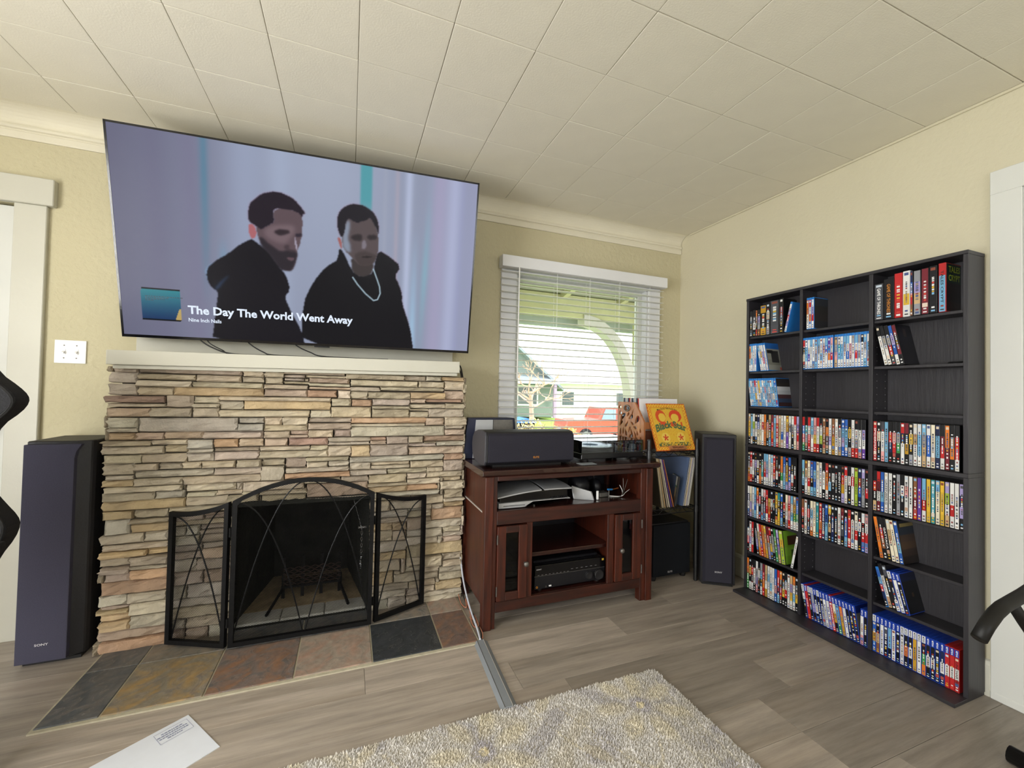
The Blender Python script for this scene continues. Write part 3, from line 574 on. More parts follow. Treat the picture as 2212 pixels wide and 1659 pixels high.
TVP = {'hair1': [(-0.291,0.129),(-0.288,0.174),(-0.281,0.206),(-0.249,0.236),(-0.23,0.255),(-0.204,0.266),(-0.177,0.273),(-0.15,0.274),(-0.118,0.265),(-0.086,0.25),(-0.064,0.226),(-0.05,0.208),(-0.037,0.192),(-0.053,0.184),(-0.052,0.155),(-0.056,0.178),(-0.073,0.193),(-0.108,0.2),(-0.149,0.201),(-0.173,0.195),(-0.184,0.18),(-0.176,0.133),(-0.196,0.119),(-0.237,0.09),(-0.245,0.095),(-0.263,0.107),(-0.276,0.114)],
'face1': [(-0.176,0.133),(-0.184,0.18),(-0.152,0.203),(-0.108,0.202),(-0.073,0.196),(-0.056,0.181),(-0.051,0.15),(-0.054,0.102),(-0.054,0.084),(-0.061,0.06),(-0.063,0.042),(-0.074,0.02),(-0.076,0.005),(-0.078,-0.025),(-0.089,-0.063),(-0.101,-0.091),(-0.129,-0.096),(-0.156,-0.085),(-0.178,-0.043),(-0.22,0.011),(-0.246,0.037),(-0.26,0.104),(-0.237,0.093),(-0.196,0.121)],
'beard1': [(-0.248,0.049),(-0.235,0.056),(-0.214,0.035),(-0.177,0.011),(-0.15,-0.007),(-0.122,0.008),(-0.077,0.003),(-0.078,-0.025),(-0.101,-0.093),(-0.129,-0.097),(-0.168,-0.089),(-0.221,-0.033)],
'ear1': [(-0.292,0.106),(-0.276,0.112),(-0.26,0.099),(-0.256,0.065),(-0.264,0.047),(-0.28,0.042),(-0.289,0.069)],
'eye1': [(-0.181,0.089),(-0.153,0.104),(-0.115,0.103),(-0.107,0.093),(-0.121,0.082),(-0.154,0.071),(-0.173,0.078)],
'eye1b': [(-0.085,0.089),(-0.054,0.096),(-0.054,0.082),(-0.074,0.073),(-0.085,0.078)],
'nose1': [(-0.141,0.018),(-0.127,0.033),(-0.11,0.03),(-0.116,0.012),(-0.083,0.01),(-0.089,-0.003),(-0.122,0.002)],
'cheek1': [(-0.218,0.099),(-0.175,0.121),(-0.082,0.131),(-0.09,0.086),(-0.11,0.066),(-0.121,0.041),(-0.154,0.031),(-0.198,0.049),(-0.224,0.069)],
'mouth1': [(-0.128,-0.028),(-0.089,-0.027),(-0.092,-0.041),(-0.111,-0.046)],
'noseline1': [(-0.091,0.077),(-0.085,0.075),(-0.074,0.014),(-0.082,0.006)],
'body1': [(-0.276,0.041),(-0.288,0.035),(-0.339,0.001),(-0.383,-0.043),(-0.441,-0.084),(-0.471,-0.12),(-0.476,-0.16),(-0.461,-0.205),(-0.429,-0.226),(-0.434,-0.259),(-0.449,-0.358),(-0.466,-0.478),(-0.042,-0.484),(-0.059,-0.395),(-0.109,-0.299),(-0.138,-0.225),(-0.111,-0.189),(-0.125,-0.129),(-0.144,-0.097),(-0.166,-0.077),(-0.216,-0.004)],
'hood1': [(-0.48,-0.121),(-0.442,-0.087),(-0.387,-0.068),(-0.427,-0.098),(-0.452,-0.129),(-0.46,-0.189),(-0.476,-0.164)],
'fold1': [(-0.37,-0.132),(-0.397,-0.167),(-0.432,-0.222),(-0.447,-0.21),(-0.411,-0.167)],
'hair2': [(0.108,0.155),(0.11,0.194),(0.122,0.228),(0.151,0.255),(0.182,0.269),(0.218,0.271),(0.25,0.263),(0.284,0.241),(0.305,0.208),(0.312,0.169),(0.311,0.131),(0.302,0.161),(0.275,0.204),(0.268,0.214),(0.245,0.195),(0.226,0.19),(0.206,0.178),(0.174,0.19),(0.164,0.197),(0.151,0.18),(0.145,0.134),(0.136,0.1),(0.123,0.105)],
'face2': [(0.142,0.133),(0.148,0.18),(0.164,0.2),(0.174,0.193),(0.206,0.181),(0.226,0.194),(0.268,0.218),(0.292,0.186),(0.31,0.135),(0.313,0.067),(0.306,0.025),(0.29,-0.014),(0.256,-0.032),(0.216,-0.032),(0.186,0.002),(0.14,0.04),(0.131,0.092)],
'lit2': [(0.151,0.18),(0.171,0.19),(0.168,0.13),(0.159,0.102),(0.175,0.064),(0.176,0.024),(0.14,0.04),(0.133,0.093)],
'eyes2a': [(0.172,0.107),(0.201,0.124),(0.233,0.125),(0.227,0.091),(0.191,0.09)],
'eyes2b': [(0.253,0.124),(0.293,0.133),(0.307,0.121),(0.294,0.106),(0.26,0.102)],
'beard2': [(0.189,0.019),(0.222,0.04),(0.255,0.043),(0.295,0.031),(0.306,0.025),(0.29,-0.018),(0.256,-0.033),(0.216,-0.034)],
'nose2': [(0.234,0.098),(0.244,0.1),(0.254,0.074),(0.241,0.049),(0.226,0.06)],
'mouth2': [(0.219,0.012),(0.255,0.021),(0.289,0.02),(0.255,0.009)],
'ear2': [(0.109,0.099),(0.126,0.095),(0.136,0.053),(0.13,0.039),(0.119,0.064)],
'neck2': [(0.176,0.017),(0.296,-0.003),(0.277,-0.083),(0.224,-0.092),(0.184,-0.077)],
'body2': [(0.12,0.049),(0.113,-0.017),(0.079,-0.04),(0.047,-0.067),(-0.005,-0.141),(-0.054,-0.253),(-0.063,-0.485),(0.515,-0.482),(0.511,-0.454),(0.49,-0.336),(0.44,-0.203),(0.442,-0.165),(0.423,-0.11),(0.398,-0.069),(0.431,-0.015),(0.366,0.032),(0.315,0.056),(0.3,0.008),(0.288,-0.065),(0.251,-0.085),(0.216,-0.089),(0.182,-0.064),(0.14,0.026)],
'chain': [(0.187,-0.096),(0.211,-0.13),(0.252,-0.175),(0.294,-0.208),(0.314,-0.201),(0.327,-0.168),(0.323,-0.133),(0.312,-0.102),(0.29,-0.045)],
'thumb': [(-0.743,-0.233),(-0.588,-0.232),(-0.59,-0.382),(-0.744,-0.384)]}
# ================================================================ television
tv = thing('television', 'large flat television tilted forward on a wall mount above the mantel', 'television')
_y, _t = -.070, .221
u = Vector((math.cos(_y), math.sin(_y), 0)); nn = Vector((math.sin(_y), -math.cos(_y), 0)); v = Vector((0, 0, 1))*math.cos(_t)+nn*math.sin(_t); wv = v.cross(u)
TC = Vector((-.189, 2.354, 1.863))
tv.matrix_world = Matrix(((u.x, wv.x, v.x, TC.x), (u.y, wv.y, v.y, TC.y), (u.z, wv.z, v.z, TC.z), (0, 0, 0, 1)))
TW, TH = 1.66, .938
bx('panel', MT['blackg'], tv, -TW/2, TW/2, .0008, .012, -TH/2, TH/2, .002)
m = MB(); e = .0085
for a in ((-TW/2, TW/2, TH/2-e, TH/2), (-TW/2, TW/2, -TH/2, -TH/2+.013), (-TW/2, -TW/2+e, -TH/2, TH/2), (TW/2-e, TW/2, -TH/2, TH/2)): m.box(a[0], a[1], -.0022, .001, a[2], a[3])
m.build('bezel', MT['blackg'], tv)
bx('rear_housing', MT['black'], tv, -.55, .55, .012, .05, -.43, .12, .012, 2)
bx('sensor_bar', MT['black'], tv, .0, .075, -.001, .006, -TH/2-.007, -TH/2)
m = MB(); m.box(-.06, .06, .05, .062, -.2, .2).box(-.03, .03, .062, .15, -.06, .06); m.build('wall_mount', MT['iron'], tv)
NX, NZ = 440, 247
gu = np.linspace(-TW/2+e, TW/2-e, NX+1); gv = np.linspace(-TH/2+.013, TH/2-e, NZ+1); U, V = np.meshgrid(gu, gv)
def rgb(h): return np.array([int(h[i:i+2], 16) for i in (0, 2, 4)], float)
def inpoly(pts, U, V):
    r = np.zeros(U.shape, bool); n = len(pts)
    for i in range(n):
        (x0, y0), (x1, y1) = pts[i], pts[(i+1) % n]
        if y0 == y1: continue
        c = ((y0 > V) != (y1 > V)) & (U < (x1-x0)*(V-y0)/(y1-y0)+x0); r ^= c
    return r
def blur(a, n):
    for _ in range(n):
        p = np.pad(a, 1, mode='edge'); a = (p[1:-1, 1:-1]*2+p[:-2, 1:-1]+p[2:, 1:-1]+p[1:-1, :-2]+p[1:-1, 2:])/6
    return a
def smooth(pts):
    """one pass of corner cutting"""
    o = []; n = len(pts)
    for i in range(n):
        a, b = pts[i], pts[(i+1) % n]; o += [(.75*a[0]+.25*b[0], .75*a[1]+.25*b[1]), (.25*a[0]+.75*b[0], .25*a[1]+.75*b[1])]
    return o
def over(img, m, h, al=1.0):
    m = (m*al)[..., None]; return img*(1-m)+rgb(h)*m
def gs(c, w_): return np.exp(-((U-c)/w_)**2)
img = np.zeros(U.shape+(3,))+rgb('8b92a8')
img = over(img, np.clip((-U-.15)/.75, 0, 1), '5c5a70', .85)
img = over(img, np.clip((U-.55)/.3, 0, 1), 'a0a0c2', .5)
img = over(img, gs(.05, .35)*np.clip(V+.6, 0, 1), 'a2abc2', .75)
for c, w_, h, al in ((-.52, .05, '77748e', .6), (-.66, .05, '6d6b84', .5), (-.30, .08, '9aa4be', .6), (-.15, .05, 'a3afc8', .5), (.62, .05, 'a9a0c0', .6), (.74, .02, '8f93b6', .5), (.70, .04, 'b6bcdc', .6), (.34, .012, '9aa0b4', .7), (.40, .012, 'a89fae', .6), (.46, .02, 'b4bdd8', .8)):
    img = over(img, gs(c, w_), h, al)
img = over(img, gs(-.468+.02*(V-.2), .017)*np.clip((V+.30)/.55, 0, 1), '5a8098', .85)
img = over(img, gs(-.40, .02)*np.clip(1-abs(V+.08)/.12, 0, 1), '6f98b4', .6)
img = over(img, blur(((abs(U-.248) < .028)*1.0), 4)*np.clip((V-.1)/.2, 0, 1), '4f98a2', .95)
img = over(img, gs(.565-.03*(.2-V), .018)*np.clip(1.0-abs(V+.05)/.5, .15, 1), '84aabc', .8)
img = over(img, gs(.50, .02)*np.clip((.2-V)/.6, 0, 1), '9fc4e0', .8)
T = {k: inpoly(smooth(p), U, V).astype(float) for k, p in TVP.items()}
def put(img, k, h, al=1.0, b=1): return over(img, blur(T[k], b), h, al)
edge = np.clip(blur(T['hair1'], 5)+blur(T['hair2'], 5)+blur(T['body2'], 4)*(U > .3), 0, 1)
img = over(img, edge, 'a06078', .45)
for k, h, al, b in (('hood1', '7d98b8', .9, 2), ('ear1', 'a8646a', 1, 1), ('face1', '5c4c52', 1, 1), ('cheek1', '76646a', .85, 14), ('hair1', '231c26', 1, 1), ('beard1', '2a252c', .95, 4), ('eye1', '2a2228', .9, 3), ('eye1b', '2a2430', .9, 2), ('nose1', '3f343a', .8, 3), ('mouth1', '5f4a52', .9, 1), ('noseline1', 'b8b4c8', .8, 1), ('body1', '17151c', 1, 1), ('fold1', '2b3d58', .8, 4),
                    ('ear2', '9c5e5c', 1, 1), ('neck2', '3d3636', 1, 2), ('face2', '54494b', 1, 1), ('lit2', '8b98ac', .85, 7), ('hair2', '1e1b22', 1, 1), ('eyes2a', '282226', .9, 3), ('eyes2b', '2a2428', .9, 3), ('beard2', '3f3636', .8, 5), ('nose2', '837c88', .8, 2), ('mouth2', '262022', .9, 1), ('body2', '141318', 1, 1)):
    img = put(img, k, h, al, b)
cd = np.full(U.shape, 9.0); cp = TVP['chain']
for a, b in zip(cp[:-1], cp[1:]):
    d = np.array(b)-np.array(a); t = np.clip(((U-a[0])*d[0]+(V-a[1])*d[1])/(d@d), 0, 1); cd = np.minimum(cd, np.hypot(U-a[0]-t*d[0], V-a[1]-t*d[1]))
img = over(img, np.clip(1.3-cd/.004, 0, 1), 'a8c0cc', .95)
th = T['thumb']*1.0; tv0, tv1 = -.384, -.232
tg = np.clip((V-tv0)/(tv1-tv0), 0, 1)[..., None]
m_ = inpoly(TVP['thumb'], U, V).astype(float)[..., None]
img = img*(1-m_)+(rgb('15305c')*(1-tg)+rgb('2f8690')*tg)*m_
img = over(img, (m_[..., 0] > 0)*((V > -.24) | (V < -.3755)), '06090c')
img = over(img, (m_[..., 0] > 0)*((U > -.612+.5*(-.34-V)*0+(V+.375)*.35) & (V < -.325) & (V > -.375))*1.0, 'c8a860', .9)
lut = np.where(img/255 <= .04045, img/255/12.92, ((img/255+.055)/1.055)**2.4)
gm = bpy.data.meshes.new('screen'); idx = np.arange((NX+1)*(NZ+1)).reshape(NZ+1, NX+1)
co = np.stack([U.ravel(), np.full(U.size, -.0004), V.ravel()], 1)
fq = np.stack([idx[:-1, :-1].ravel(), idx[:-1, 1:].ravel(), idx[1:, 1:].ravel(), idx[1:, :-1].ravel()], 1)
gm.from_pydata(co.tolist(), [], fq.tolist()); colour(gm, lut.reshape(-1, 3), 'POINT')
MT['screen'] = attr_mat('lit_screen', .3, .06, emit=1.0); gm.materials.append(MT['screen'])
scr = link('screen', gm, tv); scr['label'] = 'lit screen showing two men in dark coats'
def emis(name, col, s):
    m, nt, b = new_mat(name); b.inputs['Emission Color'].default_value = (*col, 1); b.inputs['Emission Strength'].default_value = s; b.inputs['Base Color'].default_value = (.01, .01, .01, 1)
    n = nd(nt, 'ShaderNodeTexNoise', Scale=90.0); nt.links.new(mix(nt, .04, col, n.outputs['Color'], 'MULTIPLY'), b.inputs['Emission Color']); return m
MT['eink'] = emis('lit_lettering', S('dfeafa'), 1.0); MT['eink2'] = emis('lit_dark_lettering', S('12303c'), 1.0)
text_obj('song_title', 'The Day The World Went Away', MT['eink'], scr, lambda a, b, c: (-.560+a, -.0012, -.355+b), width=.75, height=.053, bold=.03)
text_obj('artist_name', 'Nine Inch Nails', MT['eink'], scr, lambda a, b, c: (-.559+a, -.0012, -.380+b), width=.138, height=.018, bold=.02)
m = MB()
for i, (z, w_) in enumerate(((-.272, .145), (-.279, .10), (-.285, .085), (-.291, .03))):
    x = -.728
    while x < -.735+w_:
        l = rs.uniform(.004, .012); m.add([(x, -.0011, z), (x+l, -.0011, z), (x+l, -.0011, z+.003), (x, -.0011, z+.003)], [(0, 1, 2, 3)]); x += l+.003
m.build('cover_small_print', MT['eink2'], scr)
# cables from the television across the mantel
def cable(name, label, pts, r=.0035, mat=None, group=None, n=6):
    P = [Vector(p) for p in pts]; out = []
    for i in range(len(P)-1):
        p0, p1, p2, p3 = P[max(i-1, 0)], P[i], P[i+1], P[min(i+2, len(P)-1)]
        for k in range(6):
            t = k/6; out.append(.5*((2*p1)+(p2-p0)*t+(2*p0-5*p1+4*p2-p3)*t*t+(3*p1-p0-3*p2+p3)*t**3))
    out.append(P[-1]); o = MB().tube(out, r, n).build(name, mat or MT['cable'], smooth=True); tag(o, label, 'cable', group); return o
cable('power_cable', 'black cable drooping from the television onto the mantel near the switch end', [(-.72, 2.52, 1.47), (-.70, 2.5, 1.41), (-.63, 2.48, 1.365), (-.54, 2.46, 1.342), (-.35, 2.45, 1.343), (0, 2.47, 1.347), (.56, 2.5, 1.354)])
cable('power_cable', 'thin black cable crossing the thicker one under the television', [(-.68, 2.52, 1.46), (-.665, 2.5, 1.40), (-.60, 2.49, 1.36), (-.56, 2.475, 1.342), (-.40, 2.48, 1.342)], .0028)
cable('power_cable', 'black cable hanging from the middle of the television to the mantel', [(-.52, 2.5, 1.46), (-.49, 2.5, 1.405), (-.42, 2.48, 1.36), (-.36, 2.47, 1.346), (-.1, 2.48, 1.347)])
cable('power_cable', 'black cable hanging under the television by the sensor bar', [(-.29, 2.48, 1.45), (-.27, 2.48, 1.405), (-.2, 2.47, 1.37), (-.12, 2.46, 1.35), (.2, 2.48, 1.352)])
cable('speaker_cable', 'black cable looping down the wall beside the stone edge', [(.60, 2.52, 1.354), (.635, 2.53, 1.33), (.66, 2.55, 1.24), (.672, 2.56, 1.15), (.66, 2.57, 1.05), (.648, 2.58, .9), (.66, 2.59, .6)], .0045)
cable('speaker_cable', 'second black cable crossing down the wall beside the stone edge', [(.59, 2.54, 1.354), (.64, 2.55, 1.30), (.652, 2.56, 1.2), (.668, 2.57, 1.1), (.672, 2.58, .95), (.68, 2.59, .6)], .0038)
# ================================================================ tower speakers
MT['logo'] = M('silver_logo', S('d8d8dc'), .3, .5, var=.02)
MT['driver'] = M('driver_under_cloth', S('4a4958'), .85, var=.08, vs=200, spec=.12)
MT['driver2'] = M('driver_under_old_cloth', S('3a3942'), .85, var=.08, vs=200, spec=.12)
def tower(name, label, loc, rz, Wd, Dp, Ht, chamfer, logo_x, gm_):
    t = thing(name, label, 'speaker', loc, rz)
    g = .022
    if chamfer: pl = [(0, g), (Wd-.05, g), (Wd-.008, g+.022), (Wd, .06), (Wd+.005, Dp), (0, Dp)]
    else: pl = [(0, g), (Wd, g), (Wd, Dp), (0, Dp)]
    MB().prism(pl, 'z', .012, Ht).build('cabinet', MT['spkbody'], t, bevel=.004)
    bx('plinth', MT['rubber'], t, .012, Wd-.012, .03, Dp-.01, 0, .014)
    gx = Wd-.048 if chamfer else Wd-.012; x0 = .001 if chamfer else .012
    zt = Ht-.012 if chamfer else Ht-.02
    if chamfer: MB().prism([(x0, .02), (gx-.03, .02), (gx, .02), (gx, zt-.06), (gx+.006, zt-.03), (gx+.02, zt-.006), (gx+.022, zt), (x0, zt)], 'y', 0, g+.002).build('grille', MT[gm_], t, bevel=.004, seg=2)
    else:
        MB().hexa([(x0+.014, 0, .03), (gx-.014, 0, .03), (gx, g, .018), (x0, g, .018), (x0+.014, 0, zt-.014), (gx-.014, 0, zt-.014), (gx, g, zt), (x0, g, zt)]).build('grille', MT[gm_], t, bevel=.002)
    cx = (x0+gx)/2
    for z, r in ((Ht*.79, .028), (Ht*.59, .048), (Ht*.385, .052)):
        MB().lathe([(r, 0), (r*.97, -.0007), (r*.6, -.0003), (r*.3, -.0008), (.001, -.0007)], (cx, .001, z), 32, 'y').build('driver', MT['driver' if chamfer else 'driver2'], t, smooth=True)
    text_obj('maker_badge', 'SONY', MT['logo'], t, lambda a, b, c: (logo_x+a, -.0022, .088+b), width=.044, height=.010, bold=.02)
    return t
tower('tower_speaker', 'black tower speaker between the white door and the stone fireplace', (-1.246, 2.338, 0), 0, .211, .27, .932, True, .062, 'spkgrille')
tower('tower_speaker', 'black tower speaker angled in the corner beside the black bookcase', (2.082, 2.034, 0), -.585, .202, .25, .945, False, .078, 'grille_dark')
# ================================================================ media cabinet
ca = thing('media_cabinet', 'dark cherry media cabinet with two glazed doors under the window', 'cabinet', (1.15, 2.2, 0))
OX, OY = 1.15, 2.2
def cb(name, mat, x0, x1, y0, y1, z0, z1, bevel=.0025, parent=None):
    return MB().box(x0-OX, x1-OX, y0-OY, y1-OY, z0, z1).build(name, MT[mat], parent or ca, bevel)
m = MB().prism([(1.972-OY, .766), (1.972-OY, .786), (1.977-OY, .79), (2.45-OY, .79), (2.45-OY, .757), (1.99-OY, .757), (1.984-OY, .763)], 'x', .622-OX, 1.704-OX)
m.build('worktop', MT['cherrytop'], ca, bevel=.0015)
for (x0, x1, xi0, xi1) in ((.640, .684, .684, .706), (1.616, 1.66, 1.582, 1.616)):
    cb('leg', 'cherry', x0, x1, 1.985, 2.035, 0, .757); cb('leg_strip', 'cherry', xi0, xi1, 1.993, 2.035, 0, .757)
    cb('leg', 'cherry', x0, x1, 2.39, 2.44, 0, .757)
for x in (.648, 1.636): 
    cb('side_panel', 'cherry', x, x+.016, 2.035, 2.39, .10, .565); cb('side_panel', 'cherry', x, x+.016, 2.035, 2.39, .572, .757)
MT['strip'] = M('pale_edge_strip', S('b9b2aa'), .4, var=.05)
cb('edge_strip', 'strip', .6455, .66, 2.04, 2.39, .565, .572, 0)
cb('top_rail', 'cherryh', .706, 1.582, 1.992, 2.012, .732, .757); cb('mid_rail', 'cherryh', .706, 1.582, 1.992, 2.012, .512, .582); cb('bottom_rail', 'cherryh', .706, 1.582, 1.992, 2.012, .078, .132)
cb('upper_shelf', 'cherrytop', .664, 1.636, 2.012, 2.42, .560, .580); cb('floor_panel', 'cherrytop', .664, 1.636, 2.012, 2.42, .110, .1305)  # darker worktop wood puts the cabinet's inner shade into these panels
cb('divider', 'cherry', .874, .889, 2.0, 2.42, .132, .512); cb('divider', 'cherry', 1.391, 1.406, 2.0, 2.42, .132, .512)
cb('stile', 'cherry', .872, .903, 1.992, 2.008, .132, .512); cb('stile', 'cherry', 1.360, 1.402, 1.992, 2.008, .132, .512)
cb('middle_shelf', 'cherrytop', .889, 1.391, 2.02, 2.42, .322, .343)  # darkened like the floor panel, for the shade inside
cb('back_panel', 'black', .655, 1.645, 2.42, 2.428, .10, .757, 0)
for dx0, dx1, gx0, gx1, kx, hx_ in ((.708, .870, .754, .824, .857, .706), (1.405, 1.579, 1.453, 1.523, 1.437, 1.582)):
    q = MB(); z0, z1, gz0, gz1, y0, y1 = .137, .507, .177, .473, 1.981, 1.999
    q.box(dx0-OX, gx0-OX, y0-OY, y1-OY, z0, z1).box(gx1-OX, dx1-OX, y0-OY, y1-OY, z0, z1); 
    d = q.build('door', MT['cherry'], ca, bevel=.002)
    MB().box(gx0-OX, gx1-OX, y0-OY, y1-OY, z0, gz0).box(gx0-OX, gx1-OX, y0-OY, y1-OY, gz1, z1).build('door_rail', MT['cherryh'], d, bevel=.002)
    bx('glass', MT['dark_glass'], d, gx0-OX, gx1-OX, y1-.008-OY, y1-.005-OY, gz0, gz1)
    MB().lathe([(.001, 0), (.006, 0), (.005, -.010), (.012, -.016), (.014, -.022), (.010, -.028), (.001, -.030)], (kx-OX, y0-OY, .314), 18, 'y').build('knob', MT['steel'], d, smooth=True)
    for z in (.445, .19): MB().tube([(hx_-OX, y0-.002-OY, z-.024), (hx_-OX, y0-.002-OY, z+.024)], .0032, 8).build('hinge', MT['steel'], d)
# folded cloths behind the near glazed door
MT['cloth'] = M('grey_towel', S('6d6a6c'), .95, var=.2, vs=30, bump=.4, bs=80)
for i in range(3):
    q = MB().box(.72, .855, 2.06, 2.30, .1305+.055*i, .183+.055*i).build('folded_towel', MT['cloth'], bevel=.018, seg=3)
    tag(q, ['lowest', 'middle', 'uppermost'][i]+' grey folded towel behind the glazed door near the fireplace', 'towel', 'towels in the cabinet')
# AV receiver
rc_ = thing('av_receiver', 'black audio receiver with two round knobs in the cabinet', 'receiver', (1.154, 2.03, .1305))
bx('chassis', MT['black'], rc_, -.215, .215, .012, .33, .012, .128, .002)
bx('upper_fascia', MT['blackg'], rc_, -.217, .217, 0, .014, .080, .134, .002); bx('lower_fascia', MT['black'], rc_, -.217, .217, .002, .014, .010, .078, .002)
bx('groove_trim', MT['steel'], rc_, -.217, .217, .001, .004, .0775, .0792)
bx('top_cover', MT['black'], rc_, -.20, .20, .05, .31, .128, .142, .004)
for x, z, r in ((.172, .045, .027), (.108, .050, .0195)):
    kn = MB().lathe([(.001, 0), (r, 0), (r, -.016), (r*.95, -.018), (r*.85, -.018), (.001, -.0165)], (x, .002, z), 28, 'y').build('knob', MT['spkbody'], rc_, smooth=False)
    q = MB()
    for k in range(16): a = 2*PI*k/16; q.box(x+r*.98*math.cos(a)-.0006, x+r*.98*math.cos(a)+.0006, -.015, .001, z+r*.98*math.sin(a)-.0006, z+r*.98*math.sin(a)+.0006)
    q.build('knob_ribs', MT['steel'], kn)
for x in (-.18, .18):
    for y in (.03, .28): MB().lathe([(.018, 0), (.016, .012), (.001, .012)], (x, y, 0), 14).build('foot', MT['rubber'], rc_)
text_obj('maker_badge', 'SONY', MT['logo'], rc_, lambda a, b, c: (-.208+a, -.0012, .112+b), width=.030, height=.0065, bold=.02)
bx('sticker', M('gold_sticker', S('c8a83a'), .4, var=.05), rc_, .196, .208, -.0012, 0, .117, .128)
q = MB()
for i in range(9): q.box(-.2+.022*i, -.19+.022*i, -.0012, 0, .0845, .0852)
for i in range(6): q.box(.0+.03*i, .012+.03*i, -.0012, 0, .0945, .0953)
q.build('button_marks', MT['logo'], rc_)
for x, z, r in ((-.203, .022, .006), (-.15, .02, .005)): MB().lathe([(r, 0), (r, -.002), (r*.5, -.002), (r*.5, .001), (.001, .001)], (x, .002, z), 16, 'y').build('jack', MT['gold'] if r > .0055 else MT['steel'], rc_)
bx('usb_port', MT['plastic'], rc_, -.132, -.118, .0005, .003, .018, .025)
# game console lying on the upper shelf
gc = thing('game_console', 'silver and black game console lying on the cabinet shelf', 'game console', (.93, 2.16, .580))
MB().hexa([(-.195, -.12, .026), (.2, -.12, .030), (.2, .12, .030), (-.195, .12, .026), (-.195, -.12, .066), (.2, -.12, .090), (.2, .12, .09), (-.195, .12, .066)]).build('core', MT['blackg'], gc, bevel=.006, seg=2)
def plate(x0, x1, sk, z0, z1, name):
    n = 10; V = []; F = []
    for i in range(n+1):
        t = i/n
        for j in range(7):
            s = j/6; x = x0+(x1-x0)*t; y = -.135+.27*s; xx = x+(sk*(s-.5) if sk else 0)
            z = z0+(z1-z0)*((x-(-.2))/.4)+.012*math.sin(PI*min(1, (x+.21)/.42))-.010*(2*s-1)**2
            V.append((xx, y, z))
    for i in range(n):
        for j in range(6): a = i*7+j; F.append((a, a+7, a+8, a+1))
    k = len(V); V += [(x, y, z-.006) for x, y, z in V]; F += [tuple(k+i for i in reversed(f)) for f in F]
    ring = [j for j in range(7)]+[i*7+6 for i in range(1, n+1)]+[n*7+j for j in range(5, -1, -1)]+[i*7 for i in range(n-1, 0, -1)]
    F += [(ring[a], ring[(a+1) % len(ring)], k+ring[(a+1) % len(ring)], k+ring[a]) for a in range(len(ring))]
    MB().add(V, F).build(name, MT['silver'], gc, smooth=False)
plate(-.21, .035, 0.0, .072, .098, 'top_plate'); plate(.052, .215, 0.0, .072, .098, 'top_plate')
q = MB(); q.prism([(-.205, .004), (-.06, .004), (-.03, .012), (-.01, .028), (.21, .030), (.205, .036), (-.205, .030)], 'y', -.135, .13); q.build('bottom_plate', MT['silver'], gc, bevel=.003, seg=2)
bx('disc_slot', MT['blackg'], gc, -.18, -.06, -.1365, -.134, .015, .0175)
q = MB()
for i in range(9): q.box(.10+.011*i, .106+.011*i, -.128, -.118, .034, .044)
q.build('vent_fins', MT['black'], gc)
bx('stand_foot', MT['steel'], gc, .0, .008, -.11, .10, 0, .028)
# headset and bits beside it
hs = thing('headset', 'black headset with a pale visor plate beside the game console', 'headset', (1.29, 2.16, .580))
MB().hexa([(-.085, -.05, 0), (.01, -.115, 0), (.022, -.105, 0), (-.07, -.04, 0), (-.095, -.04, .075), (-.005, -.105, .05), (.008, -.098, .05), (-.08, -.03, .075)]).build('visor_plate', MT['silver'], hs, bevel=.006, seg=2)
MB().lathe([(.001, -.05), (.045, -.05), (.06, -.03), (.062, .03), (.045, .05), (.001, .05)], (-.01, .02, .062), 20, 'x').build('earcup', MT['black'], hs, smooth=True)
MB().lathe([(.001, -.02), (.04, -.02), (.048, 0), (.04, .02), (.001, .02)], (.10, .02, .049), 20, 'x').build('earcup', MT['black'], hs, smooth=True)
MB().tube([(-.01, .02, .11), (.02, .02, .138), (.06, .02, .138), (.09, .02, .11), (.10, .02, .08)], .008, 8).build('headband', MT['spkbody'], hs, smooth=True)
bx('charging_strip', MT['plastic'], hs, .034, .046, -.11, -.1, .002, .052, .002)
q = bx('adapter_box', MT['steel'], None, 1.375, 1.435, 2.10, 2.15, .580, .607, .003); tag(q, 'small grey adapter box lying on the cabinet shelf beside the headset', 'adapter')
lw = thing('audio_plug', 'copper coloured audio plug on a small stand in the cabinet', 'plug', (1.43, 2.09, .580))
MB().tube([(0, 0, 0), (0, 0, .045)], .003, 6).build('stem', MT['steel'], lw); MB().tube([(-.008, 0, .046), (.03, .01, .042)], .005, 8).build('barrel', M('blue_plastic', S('2f7fc0'), .4, var=.05), lw); MB().tube([(.03, .01, .042), (.075, .015, .046)], .0035, 8).build('tip', M('copper', S('c07038'), .35, .8, var=.05), lw)
for i, (dx, h) in enumerate(((0, .10), (.02, .09), (-.015, .06), (.03, .03))):
    cable('loose_wire', ['thin grey wire curling upright at the end of the cabinet shelf', 'grey wire leaning outward at the end of the cabinet shelf', 'short pale wire curling on the cabinet shelf', 'pale wire lying flat across the cabinet shelf end'][i], [(1.44, 2.06+.02*i, .583), (1.50, 2.07, .586), (1.53+dx*.5, 2.09, .588+h*.4), (1.535+dx*1.6, 2.10, .585+h)], .0018, MT['plastic'] if i > 1 else MT['steel'])
